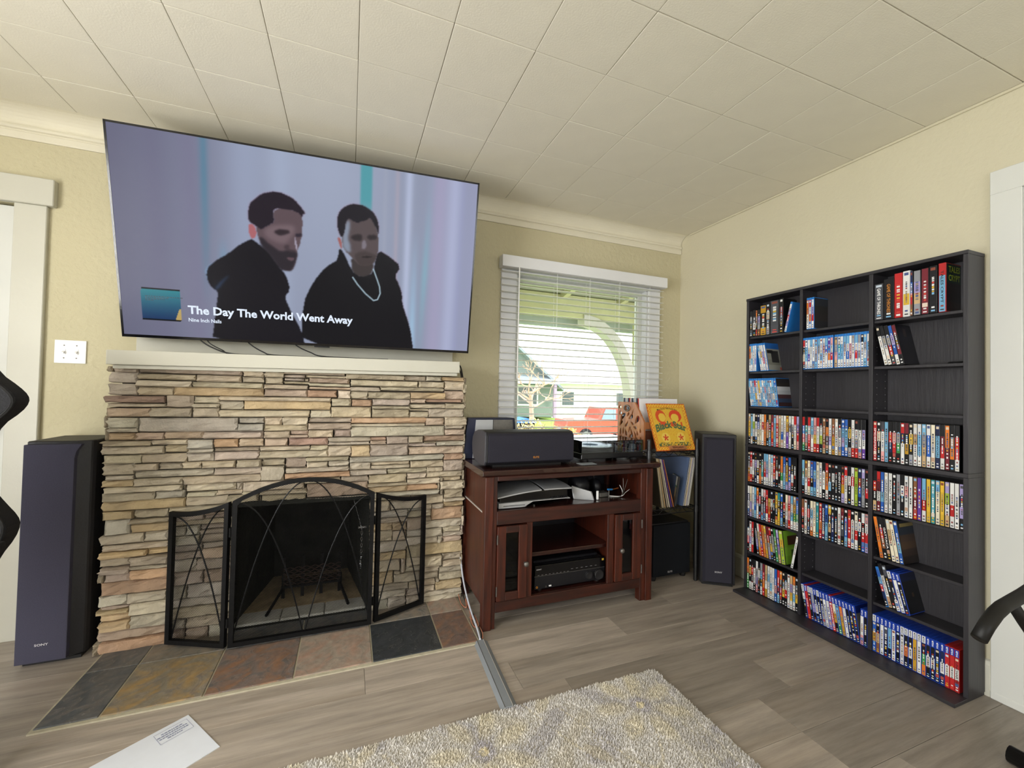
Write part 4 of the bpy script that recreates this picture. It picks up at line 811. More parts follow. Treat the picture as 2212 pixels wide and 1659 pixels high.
# centre speaker
cs = thing('centre_speaker', 'wide black centre speaker with rounded ends on the cabinet', 'speaker', (.905, 2.05, .79))
pf = [(.012, .012), (0, .03), (0, .165), (.012, .182), (.05, .188), (.13, .186), (.20, .17), (.235, .14), (.245, .10), (.235, .05), (.20, .02), (.13, .008), (.05, .008)]
MB().prism(pf, 'x', -.242, .25).build('cabinet', MT['spkbody'], cs, bevel=.002)
MT['cap'] = M('graphite_end_cap', S('3b3b42'), .5, var=.06)
MB().prism([(y*1.0, z) for y, z in pf], 'x', -.252, -.242).build('end_cap', MT['cap'], cs, bevel=.002); MB().prism(pf, 'x', .25, .26).build('end_cap', MT['cap'], cs, bevel=.002)
MB().prism([(.004, .022), (-.012, .030), (-.014, .10), (-.012, .165), (.004, .176)], 'x', -.236, .256).build('grille', MT['grille_dark'], cs, bevel=.002)
bx('base_strip', MT['rubber'], cs, -.2, .2, .03, .21, 0, .009)
text_obj('badge', 'ELITE', MT['gold'], cs, lambda a, b, c: (.012+a, -.0155, .045+b), width=.034, height=.010, bold=.02)
# small silver-faced speaker behind it
ss = thing('bookshelf_speaker', 'small navy speaker with silver front behind the centre speaker', 'speaker', (.79, 2.36, .79))
MB().hexa([(-.17, 0, 0), (.17, 0, 0), (.15, .09, 0), (-.15, .09, 0), (-.147, .0, .236), (.147, 0, .236), (.13, .09, .236), (-.13, .09, .236)]).build('cabinet', M('navy_vinyl', S('1b2038'), .5, var=.1), ss, bevel=.004)
MB().hexa([(-.115, -.004, .004), (.005, -.004, .004), (.005, .002, .004), (-.115, .002, .004), (-.098, -.004, .226), (.005, -.004, .226), (.005, .002, .226), (-.098, .002, .226)]).build('front_plate', MT['silver'], ss)
MB().hexa([(.008, -.004, .004), (.15, -.004, .004), (.15, .002, .004), (.008, .002, .004), (.008, -.004, .226), (.13, -.004, .226), (.13, .002, .226), (.008, .002, .226)]).build('front_plate', MT['steel'], ss)
# turntable under its clear lid
tt = thing('turntable', 'black turntable with a clear acrylic lid on the cabinet', 'turntable', (1.46, 2.27, .79))
bx('plinth', MT['blackg'], tt, -.212, .218, -.17, .175, .014, .048, .003)
for x in (-.17, .175):
    for y in (-.13, .13): MB().lathe([(.024, 0), (.02, .015), (.001, .015)], (x, y, 0), 16).build('foot', MT['rubber'], tt)
MB().lathe([(.001, .049), (.148, .049), (.15, .052), (.15, .072), (.147, .074), (.001, .074)], (-.05, .0, 0), 48).build('platter', MT['spkbody'], tt)
lp = MB().lathe([(.001, .0745), (.149, .0745), (.149, .0762), (.05, .0765), (.001, .0765)], (-.05, 0, 0), 48).build('vinyl_record', MT['blackg'], tt)
MB().lathe([(.001, .0766), (.048, .0766), (.048, .0769), (.001, .0769)], (-.05, 0, 0), 32).build('record_label', M('record_label_paper', S('4a8cc0'), .6, var=.05), lp)
MB().tube([(-.05, 0, .076), (-.05, 0, .086)], .0035, 10).build('spindle', MT['chrome'], tt)
MB().lathe([(.03, .048), (.03, .06), (.02, .066), (.016, .085), (.001, .086)], (.155, .09, 0), 20).build('tonearm_base', MT['black'], tt)
MB().tube([(.155, .12, .082), (.155, .06, .083), (.15, -.06, .083), (.10, -.11, .081), (.085, -.12, .079)], .004, 8).build('tonearm', MT['steel'], tt); bx('headshell', MT['black'], tt, .066, .092, -.13, -.112, .075, .084, .002)
MB().lathe([(.016, -.02), (.016, .02), (.001, .02)], (.155, .145, .082), 16, 'y').build('counterweight', MT['black'], tt)
q = MB(); a, b_, c_, d_, e_, f_ = -.21, .216, -.168, .173, .049, .116; t_ = .003
q.box(a, b_, c_, c_+t_, e_, f_).box(a, b_, d_-t_, d_, e_, f_).box(a, a+t_, c_+t_, d_-t_, e_, f_).box(b_-t_, b_, c_+t_, d_-t_, e_, f_).box(a, b_, c_, d_, f_, f_+t_)
q.build('dust_lid', MT['acrylic'], tt)
q = MB(); q.box(1.20, 1.30, 2.02, 2.075, .79, .7915); tag(q.build('reflection', M('pale_reflection', S('9aa0a8'), .3, var=.05)), 'thin grey plate standing for the window reflection on the cabinet top', 'reflection')  # pale plate stands in for the window's reflection on the glossy top
# ================================================================ wire rack by the corner
MT['wire'] = M('black_coated_wire', S('141416'), .38, var=.08, spec=.5)
rk = thing('wire_rack', 'black wire shelving rack holding records beside the cabinet', 'rack', (1.885, 2.25, 0))
RX, RY = 1.885, 2.25
PX0, PX1, PY0, PY1 = 1.722, 2.10, 2.098, 2.458
for x in (PX0, PX1):
    for y in (PY0, PY1):
        p = MB().lathe([(.008, 0), (.0125, .006), (.0125, .902), (.010, .91), (.001, .91)], (x-RX, y-RY, 0), 14).build('post', MT['wire'], rk)
        MB().lathe([(.0165, -.02), (.0155, .02)], (x-RX, y-RY, .818), 14).build('collar', MT['wire'], rk); MB().lathe([(.0165, -.02), (.0155, .02)], (x-RX, y-RY, .462), 14).build('collar', MT['wire'], rk)
for z in (.818, .462):
    sh = MB()
    for y in (PY0, PY1):
        for dz in (.012, -.016): sh.tube([(PX0-RX, y-RY, z+dz), (PX1-RX, y-RY, z+dz)], .003, 6)
        n = 10; sh.tube([(PX0-RX+(PX1-PX0)*i/n, y-RY, z+(.012 if i % 2 else -.016)) for i in range(n+1)], .0022, 5)
    for x in (PX0, PX1):
        for dz in (.012, -.016): sh.tube([(x-RX, PY0-RY, z+dz), (x-RX, PY1-RY, z+dz)], .003, 6)
        n = 10; sh.tube([(x-RX, PY0-RY+(PY1-PY0)*i/n, z+(.012 if i % 2 else -.016)) for i in range(n+1)], .0022, 5)
    sh.build('shelf_frame', MT['wire'], rk)
    dk = MB()
    for i in range(14): x = PX0+.02+(PX1-PX0-.04)*i/13; dk.tube([(x-RX, PY0-RY, z+.014), (x-RX, PY1-RY, z+.014)], .0018, 5)
    dk.build('shelf_wires', MT['wire'], rk)
# records leaning on the lower shelf
def sleeve(label, x0, lean, t, hexs, size=.312, y0=2.10, face=None, z=.478, group='record sleeves on the wire rack'):
    """a sleeve standing on its edge; x0 foot position, lean in radians toward +x"""
    o = thing('record_sleeve', label, 'record', (x0, y0, z+.0008+max(0, math.sin(-lean))*t*.0), 0, group)
    o.rotation_euler = (0, lean, 0)
    MB().box(0, t, 0, size, 0, size).build('jacket', M('sleeve_'+hexs, S(hexs), .55, var=.06, vs=15), o, bevel=.0006)
    return o
ls = [('4a4438', .0055), ('cbb892', .0045), ('d8cfb8', .004), ('9c8a6c', .0045), ('e0c090', .004), ('2a2622', .004), ('c8b8a0', .005), ('8c8478', .004), ('e4dccc', .005), ('3c3a3c', .005), ('6a3f9c', .005), ('2c2a30', .004), ('d07a48', .004)]
nm = ['black', 'tan', 'cream', 'brown', 'pale orange', 'very dark', 'buff', 'grey', 'off-white', 'charcoal', 'purple', 'near-black', 'orange']
for i, (h, t) in enumerate(ls):
    sleeve(nm[i]+' record sleeve in the pack leaning toward the cabinet', 1.833+.0082*i, -.155-.0105*i, t, h, y0=2.115)
o = sleeve('large blue-grey record sleeve facing out between the two leaning packs', 2.000, .172, .004, '56688a', y0=2.115)
fa = MB(); fa.box(-.0006, 0, 0, .312, 0, .312); 
rs2 = [('3a3e4c', .005), ('d8d8d8', .004), ('2c3040', .005), ('c8bfa8', .004), ('b89a58', .005), ('cfcac0', .006), ('6a5a8a', .004), ('b8b4b0', .005), ('2e2c34', .004), ('dcdcd8', .006), ('8a8478', .004), ('c4c0b8', .005)]
nm2 = ['slate', 'white', 'navy', 'bone', 'gold', 'light grey', 'violet', 'silver', 'black', 'bright white', 'taupe', 'worn pale']
x = 2.0055
for i, (h, t) in enumerate(rs2):
    sleeve(nm2[i]+' record sleeve in the pack leaning toward the corner speaker', x, .17, t*.85, h, size=.31, y0=2.115); x += t*.9
# two small cases standing in the gap
o = thing('record_sleeve', 'small dark blue picture sleeve standing in the gap between the record packs', 'record', (1.962, 2.14, .4785), 0); o.rotation_euler = (0, .10, 0)
MB().box(0, .006, 0, .18, 0, .19).build('jacket', M('sleeve_blue_small', S('48566f'), .4, var=.2, vs=12), o)
o = thing('disc_case', 'tall disc case with a green and cream cover standing among the records', 'disc case', (1.945, 2.125, .4785), -.35); o.rotation_euler = (0, .12, -.5)
MB().box(0, .014, 0, .135, 0, .19).build('case', MT['blackcase'], o, bevel=.001)
me = bpy.data.meshes.new('cover'); me.from_pydata([(-.0006, .002, z) for z in (.002, .06, .12, .132, .188)]+[(-.0006, .133, z) for z in (.002, .06, .12, .132, .188)], [], [(i, i+5, i+6, i+1) for i in range(4)])
colour(me, [S('8a6a48'), S('b0a078'), S('3f7a4a'), S('d0d4cc')]); me.materials.append(MT['attr']); link('cover', me, o)
# subwoofer
sb = thing('subwoofer', 'black cube subwoofer on the floor under the wire rack', 'subwoofer', (1.96, 2.30, 0))
MB().box(-.155, .152, -.125, .13, .03, .362).build('cabinet', MT['spkbody'], sb, bevel=.008, seg=2); bx('grille', MT['grille_sub'], sb, -.15, .147, -.148, -.125, .034, .356, .006, 2)
for xx in (-.12, .12):
    for yy in (-.11, .1): MB().lathe([(.016, 0), (.02, .015), (.02, .032), (.001, .032)], (xx, yy, 0), 12).build('foot', MT['rubber'], sb)
text_obj('badge', 'ELITE', MT['logo'], sb, lambda a, b, c: (-.035+a, -.1495, .052+b), width=.036, height=.011, bold=.02)
# carved record crate on top of the rack
ZR = .818+.016
cr = thing('record_crate', 'walnut record crate with carved leaf cut-outs on the wire rack', 'crate', (1.933, 2.32, ZR))
CX, CY = 1.91, 2.29
prof = [(2.15, 0), (2.43, 0), (2.43, .30), (2.245, .30), (2.15, .175)]
def leaf(cy, cz, ln, wd, an, bend=0.0, n=10):
    ln *= 1.12; wd *= 1.4
    P = []
    for s in (1, -1):
        for k in range(n+1 if s == 1 else n):
            t = k/n if s == 1 else 1-(k+1)/n; 
            w_ = wd*math.sin(PI*t**.65)*s*.5+bend*math.sin(PI*t); l = (t-.5)*ln
            P.append((cy+l*math.cos(an)-w_*math.sin(an), cz+l*math.sin(an)+w_*math.cos(an)))
    return P
def carved(xc, name):
    """side panel made by triangulating the outline with leaf-shaped holes"""
    holes = [leaf(2.40, .225, .03, .02, 1.2), leaf(2.405, .265, .025, .022, 1.5), leaf(2.37, .19, .075, .024, -.9, .01), leaf(2.285, .20, .05, .02, -.5), leaf(2.315, .215, .035, .013, -.9), leaf(2.22, .185, .06, .026, -.9), leaf(2.39, .15, .05, .018, -.9, .006), leaf(2.33, .155, .05, .014, 2.2, .006),
             leaf(2.27, .16, .035, .012, .6), leaf(2.24, .135, .035, .014, .3), leaf(2.395, .10, .045, .014, 1.7), leaf(2.365, .105, .045, .013, 1.6), leaf(2.335, .095, .045, .016, 1.2), leaf(2.30, .115, .045, .012, -1.1), leaf(2.275, .10, .06, .012, 1.2), leaf(2.24, .095, .04, .012, 1.0), leaf(2.215, .10, .03, .012, 1.4), leaf(2.29, .065, .06, .02, -.8), leaf(2.22, .055, .055, .022, .9), leaf(2.385, .05, .045, .016, 1.5), leaf(2.35, .045, .04, .016, 1.7), leaf(2.185, .12, .03, .012, 1.5), leaf(2.325, .035, .03, .014, .4), leaf(2.18, .06, .04, .014, 1.4), leaf(2.265, .235, .045, .008, 1.9)]
    gy, gz = 2.325, .258
    holes.append([(gy+.024*math.cos(a)*(1.2 if abs(math.cos(a)) > .5 else 1), gz+.014*math.sin(a)) for a in [2*PI*k/12 for k in range(12)]])
    g_ = .0026; ny, nz = int(.28/g_), int(.30/g_); yy = 2.15+(np.arange(ny)+.5)*g_; zz = (np.arange(nz)+.5)*g_; YY, ZZ = np.meshgrid(yy, zz)
    keep = inpoly(prof, YY, ZZ)
    for h_ in holes: keep &= ~inpoly(h_, YY, ZZ)
    m = MB()
    for r_ in range(nz):
        i = 0
        while i < ny:
            if keep[r_, i]:
                j = i
                while j < ny and keep[r_, j]: j += 1
                m.box(0, .012, 2.15+i*g_-CY, 2.15+j*g_-CY, r_*g_, (r_+1)*g_); i = j
            else: i += 1
    me = m.mesh(name, MT['walnut'])
    return link(name, me, cr, (xc-CX, 0, 0))
pn = carved(1.722, 'carved_side'); carved(2.049, 'carved_side')
ring = [(.0-.003, gy_, gz_) for gy_, gz_ in [(2.325-CY+.030*math.cos(a), .258+.0195*math.sin(a)) for a in [2*PI*k/20 for k in range(20)]]]
MB().tube(ring, .004, 6, closed=True).build('handle_ring', MT['steel'], pn)
bx('crate_floor', MT['walnutd'], cr, 1.734-CX, 2.049-CX, 2.16-CY, 2.42-CY, .004, .014); bx('crate_back', MT['walnutd'], cr, 1.734-CX, 2.049-CX, 2.414-CY, 2.424-CY, .014, .20)
bx('front_slat', MT['walnut'], cr, 1.734-CX, 2.049-CX, 2.152-CY, 2.162-CY, .13, .175, .002); bx('front_slat', MT['walnutd'], cr, 1.734-CX, 2.049-CX, 2.156-CY, 2.164-CY, .014, .12, .002)
for i in range(14):
    h = ['e6e6ea', 'c05048', '30303a', 'b8c0cc', 'd8d0c0', '8a9ab0', '2a2a30'][i % 7]
    o = MB().box(0, .31, 0, .004, 0, .311).build('record_sleeve', M('crate_sleeve%d' % i, S(h), .5, var=.08), loc=(1.759, 2.222+i*.0145, ZR+.0155), rot=(-.08+.006*i, 0, 0))
    tag(o, ['pale', 'red', 'dark', 'blue-grey', 'cream', 'steel blue', 'black'][i % 7]+' record sleeve standing in the walnut crate, row place %s from the front' % ['one', 'two', 'three', 'four', 'five', 'six', 'seven', 'eight', 'nine', 'ten', 'eleven', 'twelve', 'thirteen', 'fourteen'][i], 'record', 'records in the walnut crate')
# the album shown on its little display stand
al = thing('album_cover', 'yellow and red album cover propped on a display stand before the crate', 'album cover', (1.937, 2.103, ZR+.001), 0)
al.rotation_euler = (-.36, 0, 0); N_ = 96
g = np.linspace(0, 1, N_+1); A, B_ = np.meshgrid(g, g)
im = np.zeros(A.shape+(3,))+rgb('e0b53c'); rr = np.random.RandomState(3)
def ov(m, h, al_=1.0):
    global im
    m = (np.asarray(m, float)*al_)[..., None]; im = im*(1-m)+rgb(h)*m
bd_ = np.minimum(np.minimum(A, 1-A), np.minimum(B_, 1-B_)); ov(bd_ < .085, 'd8742c'); ov((bd_ < .075)*(np.sin((A+B_*.0)*95)*np.sin(B_*95) > -.1), 'e8c040'); ov(bd_ < .014, 'c8541e')
ov(blur(rr.rand(*A.shape), 3) > .56, 'd89a34', .5)
def ell(cx, cy, rx, ry): return ((A-cx)/rx)**2+((B_-cy)/ry)**2 < 1
ov(ell(.30, .72, .13, .14), 'd44a2a', .9); ov(ell(.33, .70, .09, .09), 'e6c04a'); ov(ell(.68, .73, .16, .13), 'd8442a', .95); ov(ell(.66, .69, .10, .09), 'e6c04a'); ov((B_ > .50)*(B_ < .60)*(A > .2)*(A < .82)*(np.sin(A*24) > -.2), 'd44a2a', .9)
for cx in (.31, .70):
    ov(ell(cx, .27, .105, .105), 'e8c85a'); a_ = np.arctan2(B_-.27, A-cx); r_ = np.hypot(A-cx, B_-.27); ov(r_ < .045+.03*np.cos(5*(a_-PI/2)), 'cc3a2a')
ov((B_ > .09)*(B_ < .17)*(A > .1)*(A < .9)*(blur(rr.rand(*A.shape), 1) > .5), '3f5a44', .9)
lu = np.where(im/255 <= .04045, im/255/12.92, ((im/255+.055)/1.055)**2.4)
SZ = .312; me = bpy.data.meshes.new('cover_print'); ix = np.arange((N_+1)**2).reshape(N_+1, N_+1)
me.from_pydata(np.stack([(A.ravel()-.5)*SZ, np.full(A.size, -.0032), B_.ravel()*SZ], 1).tolist(), [], np.stack([ix[:-1, :-1].ravel(), ix[:-1, 1:].ravel(), ix[1:, 1:].ravel(), ix[1:, :-1].ravel()], 1).tolist())
colour(me, lu.reshape(-1, 3), 'POINT'); me.materials.append(MT['print_'])
bx('board', M('sleeve_orange', S('c87830'), .55, var=.05), al, -SZ/2, SZ/2, -.003, .001, 0, SZ); pt = link('cover_print', me, al)
text_obj('title_lettering', 'Black Star', M('green_ink', S('4f6a48'), .5, var=.05), pt, lambda a, b, c: (-.122+a, -.0037, .118+b+.028*math.sin(PI*a/.245)), width=.245, height=.05, bold=.04)
text_obj('artist_lettering', 'Mos Def & Talib Kweli Are', MT['ink'], pt, lambda a, b, c: (-.08+a, -.0037, .262+b+.012*math.sin(PI*a/.16)), width=.16, height=.013, bold=.01)
MB().hexa([(-.065, -.028, .004), (.068, -.028, .004), (.06, -.004, .0), (-.06, -.004, 0), (-.06, -.016, .03), (.062, -.016, .03), (.06, -.003, .03), (-.06, -.003, .03)]).build('stand_lip', MT['walnut'], al, bevel=.002)
text_obj('stand_lettering', 'NOW PLAYING', M('burnt_engraving', S('5a2c1a'), .6, var=.05), al, lambda a, b, c: (-.042+a, -.0262+b*.44, .011+b), width=.085, height=.011, bold=.02)
MB().hexa([(-.01, .003, .0), (.01, .003, .0), (.01, .075, .0), (-.01, .075, .0), (-.01, .003, .2), (.01, .003, .2), (.01, .008, .2), (-.01, .008, .2)]).build('stand_easel', MT['walnut'], al)
# ================================================================ bookcase
bc = thing('bookcase', 'tall black three-column media bookcase against the cream wall', 'bookcase', (2.37, 1.407, 0))
BX, BY = 2.37, 1.407
def bb(name, x0, x1, y0, y1, z0, z1, bevel=.0012, mat='shelf'): return MB().box(x0-BX, x1-BX, y0-BY, y1-BY, z0, z1).build(name, MT[mat], bc, bevel)
XF, XK = 2.30, 2.424
Y0, Y1 = .903, 1.911; D1, D2 = (1.564, 1.579), (1.232, 1.249)
bb('plinth', 2.206, XK, .905, 1.909, 0, .014)
for z0, z1 in ((.014, .878), (.895, 1.779)):
    bb('side_panel', XF, XK, Y0, Y0+.016, z0, z1); bb('side_panel', XF, XK, Y1-.016, Y1, z0, z1)
    bb('divider', XF, XK-.006, D1[0], D1[1], z0, z1); bb('divider', XF, XK-.006, D2[0], D2[1], z0, z1)
    bb('back_panel', XK-.005, XK, Y0+.016, Y1-.016, z0, z1, 0)
bb('middle_board', XF-.002, XK, Y0, Y1, .878, .895); bb('top_board', XF-.003, XK, Y0-.001, Y1+.001, 1.779, 1.794)
COLS = [(1.895, 1.579), (1.564, 1.249), (1.232, .919)]
ROWZ = [1.556, 1.340, 1.127, .895, .663, .452, .240, .014]
for r in (0, 1, 2, 4, 5, 6):
    for (ya, yb) in COLS: bb('shelf', XF+.010, XK-.006, yb+.001, ya-.001, ROWZ[r]-.013, ROWZ[r])
MT['pin'] = M('pin_hole', S('8c8c90'), .5, var=.05)
for yw_ in (D1[0], D2[0]):
    for z0, z1 in ((.26, .64), (.92, 1.5)):
        m = MB(); z = z0
        while z < z1:
            for x in (2.333, 2.398): m.lathe([(.0022, 0), (.0022, -.0006), (.0004, -.0006)], (x-BX, yw_-BY, z), 6, 'y')
            z += .032
        m.build('pin_holes', MT['pin'], bc)
# ---------------------------------------------------------------- discs and games, one by one
PAL = dict(w='e4e4e2', k='1b1b1f', r='bd2a2c', o='dd7a2c', y='dcb43c', g='3f8a48', l='a6c23e', b='2f5fb4', c='78b2d6', n='1f2b54', p='6840a0', v='a89cce', t='c4a67a', i='e8dfc6', s='9a9ca2', d='4c4e55', m='742632', f='dfa0a0', q='37929a', a='865a3c', u='c8992c')
CNAME = dict(w='white', k='black', r='red', o='orange', y='yellow', g='green', l='lime', b='blue', c='sky blue', n='navy', p='purple', v='lavender', t='tan', i='ivory', s='grey', d='dark grey', m='maroon', f='pink', q='teal', a='brown', u='gold')
ORD = ['first', 'second', 'third', 'fourth', 'fifth', 'sixth', 'seventh', 'eighth', 'ninth', 'tenth', 'eleventh', 'twelfth', 'thirteenth', 'fourteenth', 'fifteenth', 'sixteenth', 'seventeenth', 'eighteenth', 'nineteenth', 'twentieth', 'twenty-first', 'twenty-second', 'twenty-third', 'twenty-fourth', 'twenty-fifth', 'twenty-sixth', 'twenty-seventh', 'twenty-eighth']
CN = ['speaker-side', 'middle', 'door-side']; RN = ['top', 'second', 'third', 'fourth', 'fifth', 'sixth', 'seventh', 'bottom']
rc = random.Random(21); _cm = {}
def case_mesh(kind, t, h, d, mat):
    k = (kind, round(t, 4), round(h, 4), mat)
    if k not in _cm: _cm[k] = MB().box(0, d, -t, 0, 0, h).mesh('case', MT[mat], .0012, 1)
    return _cm[k]
def spine(t, z0, z1, bands, seed, marks=True, quiet=False):
    """printed spine: coloured bands, little blocks of small print"""
    R = random.Random(seed); V = []; F = []; C = []
    def q(y0, y1, a, b, x, c):
        n = len(V); V.extend([(x, -y0, a), (x, -y1, a), (x, -y1, b), (x, -y0, b)]); F.append((n, n+1, n+2, n+3)); C.append(S(c) if isinstance(c, str) else c)
    e = t*.09; n = len(bands); H = z1-z0
    for i, c in enumerate(bands):
        a = z1-H*(i+1)/n; b = z1-H*i/n; j = R.uniform(.86, 1.1); q(e, t-e, a, b, -.0005, tuple(min(1, v*j) for v in S(PAL[c])))
    if marks:
        def con(c): return R.choice(['55555c', '8a4c4a', '4c5c8c', '77777c', '3a3a3e', '9a8a70']) if sum(S(PAL[c])) > .9 else ('e8e8e8' if R.random() < .7 else R.choice(['d8b040', 'd04a40', '7fb4dc']))
        for z, w_, hh in ((z0+H*.03, .5, .012), (z0+H*.10, .4, .01)): q(t*(.5-w_/2), t*(.5+w_/2), z, z+H*.035*R.uniform(.6, 1.2), -.0008, con(bands[-1]))
        if R.random() < .45: q(t*.2, t*.8, z1-H*.09, z1-H*.03, -.0008, R.choice(['d8c8b0', '8a4a3a', 'c8d4e0', con(bands[0])]))
        if R.random() < .25: q(t*.15, t*.85, z0+H*.15, z0+H*.24, -.0008, R.choice(['c09a80', 'e0d0c0', 'b0504a', '5a7ab0']))
        if not quiet:
            z = z1-H*R.uniform(.14, .3); ze = z0+H*R.uniform(.2, .45); fat = R.uniform(.22, .42)
            while z > ze:
                l = R.uniform(.003, .009); fr = min(.999, max(0, (z1-z)/H)); c = con(bands[int(fr*n)])
                q(t*(.5-fat/2), t*(.5+fat/2), z-l, z, -.0008, c); z -= l+R.uniform(.0015, .003)
                if R.random() < .12: z -= .006
    me = bpy.data.meshes.new('spine_print'); me.from_pydata(V, [], F); colour(me, C); me.materials.append(MT['attr']); return me
def cover(t, h, d, bands, seed, blobs=()):
    V = []; F = []; C = []
    def q(a, b, z0, z1, y, c):
        n = len(V); V.extend([(a, y, z0), (b, y, z0), (b, y, z1), (a, y, z1)]); F.append((n, n+1, n+2, n+3)); C.append(S(c))
    n = len(bands)
    for i, c in enumerate(bands): q(.004, d-.004, .004+(h-.008)*(n-1-i)/n, .004+(h-.008)*(n-i)/n, -t-.0005, c)
    for (a, b, z0, z1, c) in blobs: q(a*d, b*d, z0*h, z1*h, -t-.0008, c)
    me = bpy.data.meshes.new('cover_print'); me.from_pydata(V, [], F); colour(me, C); me.materials.append(MT['attr']); return me
def put_case(col, row, no, y, spec, lean=0, lift=0.0, kind='D', t=None, h=None, cov=None, label=None, x=0.0):
    txt = None
    if ':' in spec: spec, txt = spec.split(':'); txt = txt.replace('_', ' ')
    hd = None; d = .135
    if kind == 'D': t = t or .0147; h = h or .190; mat = 'blackcase'; kn = 'DVD case'; z0, z1 = .004, h-.004
    elif kind == 'B': t = t or .0125; h = h or .171; mat = 'bdcase'; kn = 'disc case'; z0, z1 = .004, h-.013
    elif kind == 'P':
        t = t or .0147; h = h or .171; hd, spec = spec[0], spec[1:]; mat = 'redcase' if hd == 'R' else 'bluecase'; kn = 'game case'; z0, z1 = .004, h-.034
    else: mat = {'k': 'blackcase', 'r': 'redcase', 'w': 'whitecase', 'g': 'greencase'}.get(spec[0], 'blackcase'); kn = 'box set'; z0, z1 = .002, h-.002; d = .125
    if lean > 0: lift += t*math.sin(lean)
    dom = max(set(spec), key=spec.count); sec = [c for c in spec if c != dom]
    nm = CNAME[dom]+(' and '+CNAME[sec[0]] if sec else '')
    o = thing(kn.lower().replace(' ', '_'), label or '%s %s, %s from the speaker end, %s shelf, %s column' % (nm, kn, ORD[no], RN[row], CN[col]), 'disc case' if kn != 'box set' else 'box set', (XF+.004+x+rc.uniform(0, .0025), y, ROWZ[row]+.0006+lift), 0, 'cases on the black bookcase')
    o.rotation_euler = (lean, 0, 0)
    link('case', case_mesh(kind, t, h, d, mat), o)
    sp_ = link('spine_print', spine(t, z0, z1, spec, rc.random(), True, bool(txt)), o)
    if hd:
        me = bpy.data.meshes.new('header'); a, b = h-.032, h-.003; e = t*.08
        me.from_pydata([(-.0006, -e, a), (-.0006, e-t, a), (-.0006, e-t, b), (-.0006, -e, b)], [], [(0, 1, 2, 3)]); me.materials.append(MT['whitecase'] if hd == 'W' else MT['bluecase']); hh = link('header', me, o)
        im_ = MT['ink'] if hd == 'W' else MT['wink']
        text_obj('platform_mark', 'PS5' if hd == 'W' else 'PS4', im_, hh, lambda p, q_, w_: (-.001, -.3*t-q_, h-.013-p), width=.0165, height=t*.4, bold=.02)
        tri = bpy.data.meshes.new('platform_logo'); tri.from_pydata([(-.001, -.25*t, h-.011), (-.001, -.75*t, h-.011), (-.001, -.5*t, h-.005)], [], [(0, 1, 2)]); tri.materials.append(im_); link('platform_logo', tri, hh)
    if txt:
        c = spec[len(spec)//2]; im_ = MT['ink'] if sum(S(PAL[c])) > .75 else MT['wink']
        if txt.startswith('*'): txt = txt[1:]; im_ = MT['gold']
        L_ = min((z1-z0)*.72, .0105*len(txt)+.02); zt = z1-(z1-z0-L_)*.45; hh_ = t*.5 if kind != 'X' else t*.36
        text_obj('title', txt, im_, sp_, lambda p, q_, w_: (-.0011, -.5*t+hh_/2-q_, zt-p), width=L_, height=hh_, bold=.015)
    if cov: link('cover_print', cover(t, h, d, cov[0], rc.random(), cov[1] if len(cov) > 1 else ()), o)
    return t/math.cos(lean)
def row(col, r, items, kind='D', lean=0, start=0.0, no0=0, cov=None, gap=.0003):
    y = COLS[col][0]-.001-start; ts = []
    for i, s in enumerate(items.split()):
        y -= put_case(col, r, no0+i, y, s, lean+rc.uniform(-.004, .004)*(1 if lean else 0), kind=kind, cov=cov if i == len(items.split())-1 else None)+gap
    return y
def boxes(col, r, lst):
    y = COLS[col][0]-.003
    for i, (s, t, h) in enumerate(lst): put_case(col, r, i, y, s, kind='X', t=t, h=h); y -= t+.0008
    return y
# speaker-side column
y = boxes(0, 0, [('kdkd', .020, .158), ('kdwk', .021, .163), ('oakr', .009, .158), ('kvsa', .018, .160), ('ukku', .040, .180), ('kids', .021, .186), ('dddd', .058, .196), ('kmdk', .022, .200)])
put_case(0, 0, 8, y-.006, 'wvrvw', .22, kind='B')
y = row(0, 1, 'ooww cwcw wwww wwvw', 'B'); row(0, 1, 'cwcw wyww wvrw wwww', 'B', -.17, 1.894-y+.028, 4, (['1f5fae', '8f9088', '86877e', '77786f', '8f9088'], [(.3, .75, .3, .72, '2b2b2c'), (.06, .42, .62, .74, '1b1b1d'), (.75, .95, .04, .14, 'b04030')]))
row(0, 2, 'cwcw wccc cwcc rcyc wwwt yywy cwcc wcwc cfcw ccsc cwsc wcsc ccic bccb', 'B', -.13, .014, 0, (['231f22', '2a2522', 'c9ccd2', 'b8bcc4', '4a2c30', '33425e', '3a2022'],))
row(0, 3, 'tyyk cccw wlwk kwwk nbii iiii wrww oooo kftk tknc mror cccc frrr tttt wwbw wwww yupp wnww wskk rwwi vprf')
row(0, 4, 'kkao rrwr kwwk kvnn kwkw kkoo kqqk cfrw ccvw wwww cwww rrrn kkwk kkkk oogw bbcc kuuv bnbv kkwk kkkk')
row(0, 5, 'wnwn iivv wwws ccbc orww krkm wksc fknn rrrw kyor kwkk kkkk yyky qkyy bkbc krkk iiws frfr cwcw tugw bbgw')
y = row(0, 6, 'kwrk wwvw rrwr'); y2 = row(0, 6, 'ksvk wtto rmpr oooo yttu mrsv rkyk kssk gggg vpvt', lean=-.13, start=1.894-y+.024, no0=3)
put_case(0, 6, 13, y2-.001, 'lyll', -.13, kind='D', t=.024, cov=(['6f9a2e', '6f9a2e', '7aa436', '6f9a2e'], [(.25, .85, .56, .82, '4a2f1e'), (.4, .8, .2, .42, '3f5a24')]))
put_case(0, 6, 14, 1.622, 'wwww', .17, kind='D', label='white DVD case leaning alone against the divider, seventh shelf, speaker-side column')
row(0, 7, 'oogg kykw krkw kwwk wsvf kwkk sckw mror ttwu wcww wwcw wwww bbfb rrnc okrk kkyk kwrk wwww tvyw owcw kkyk')
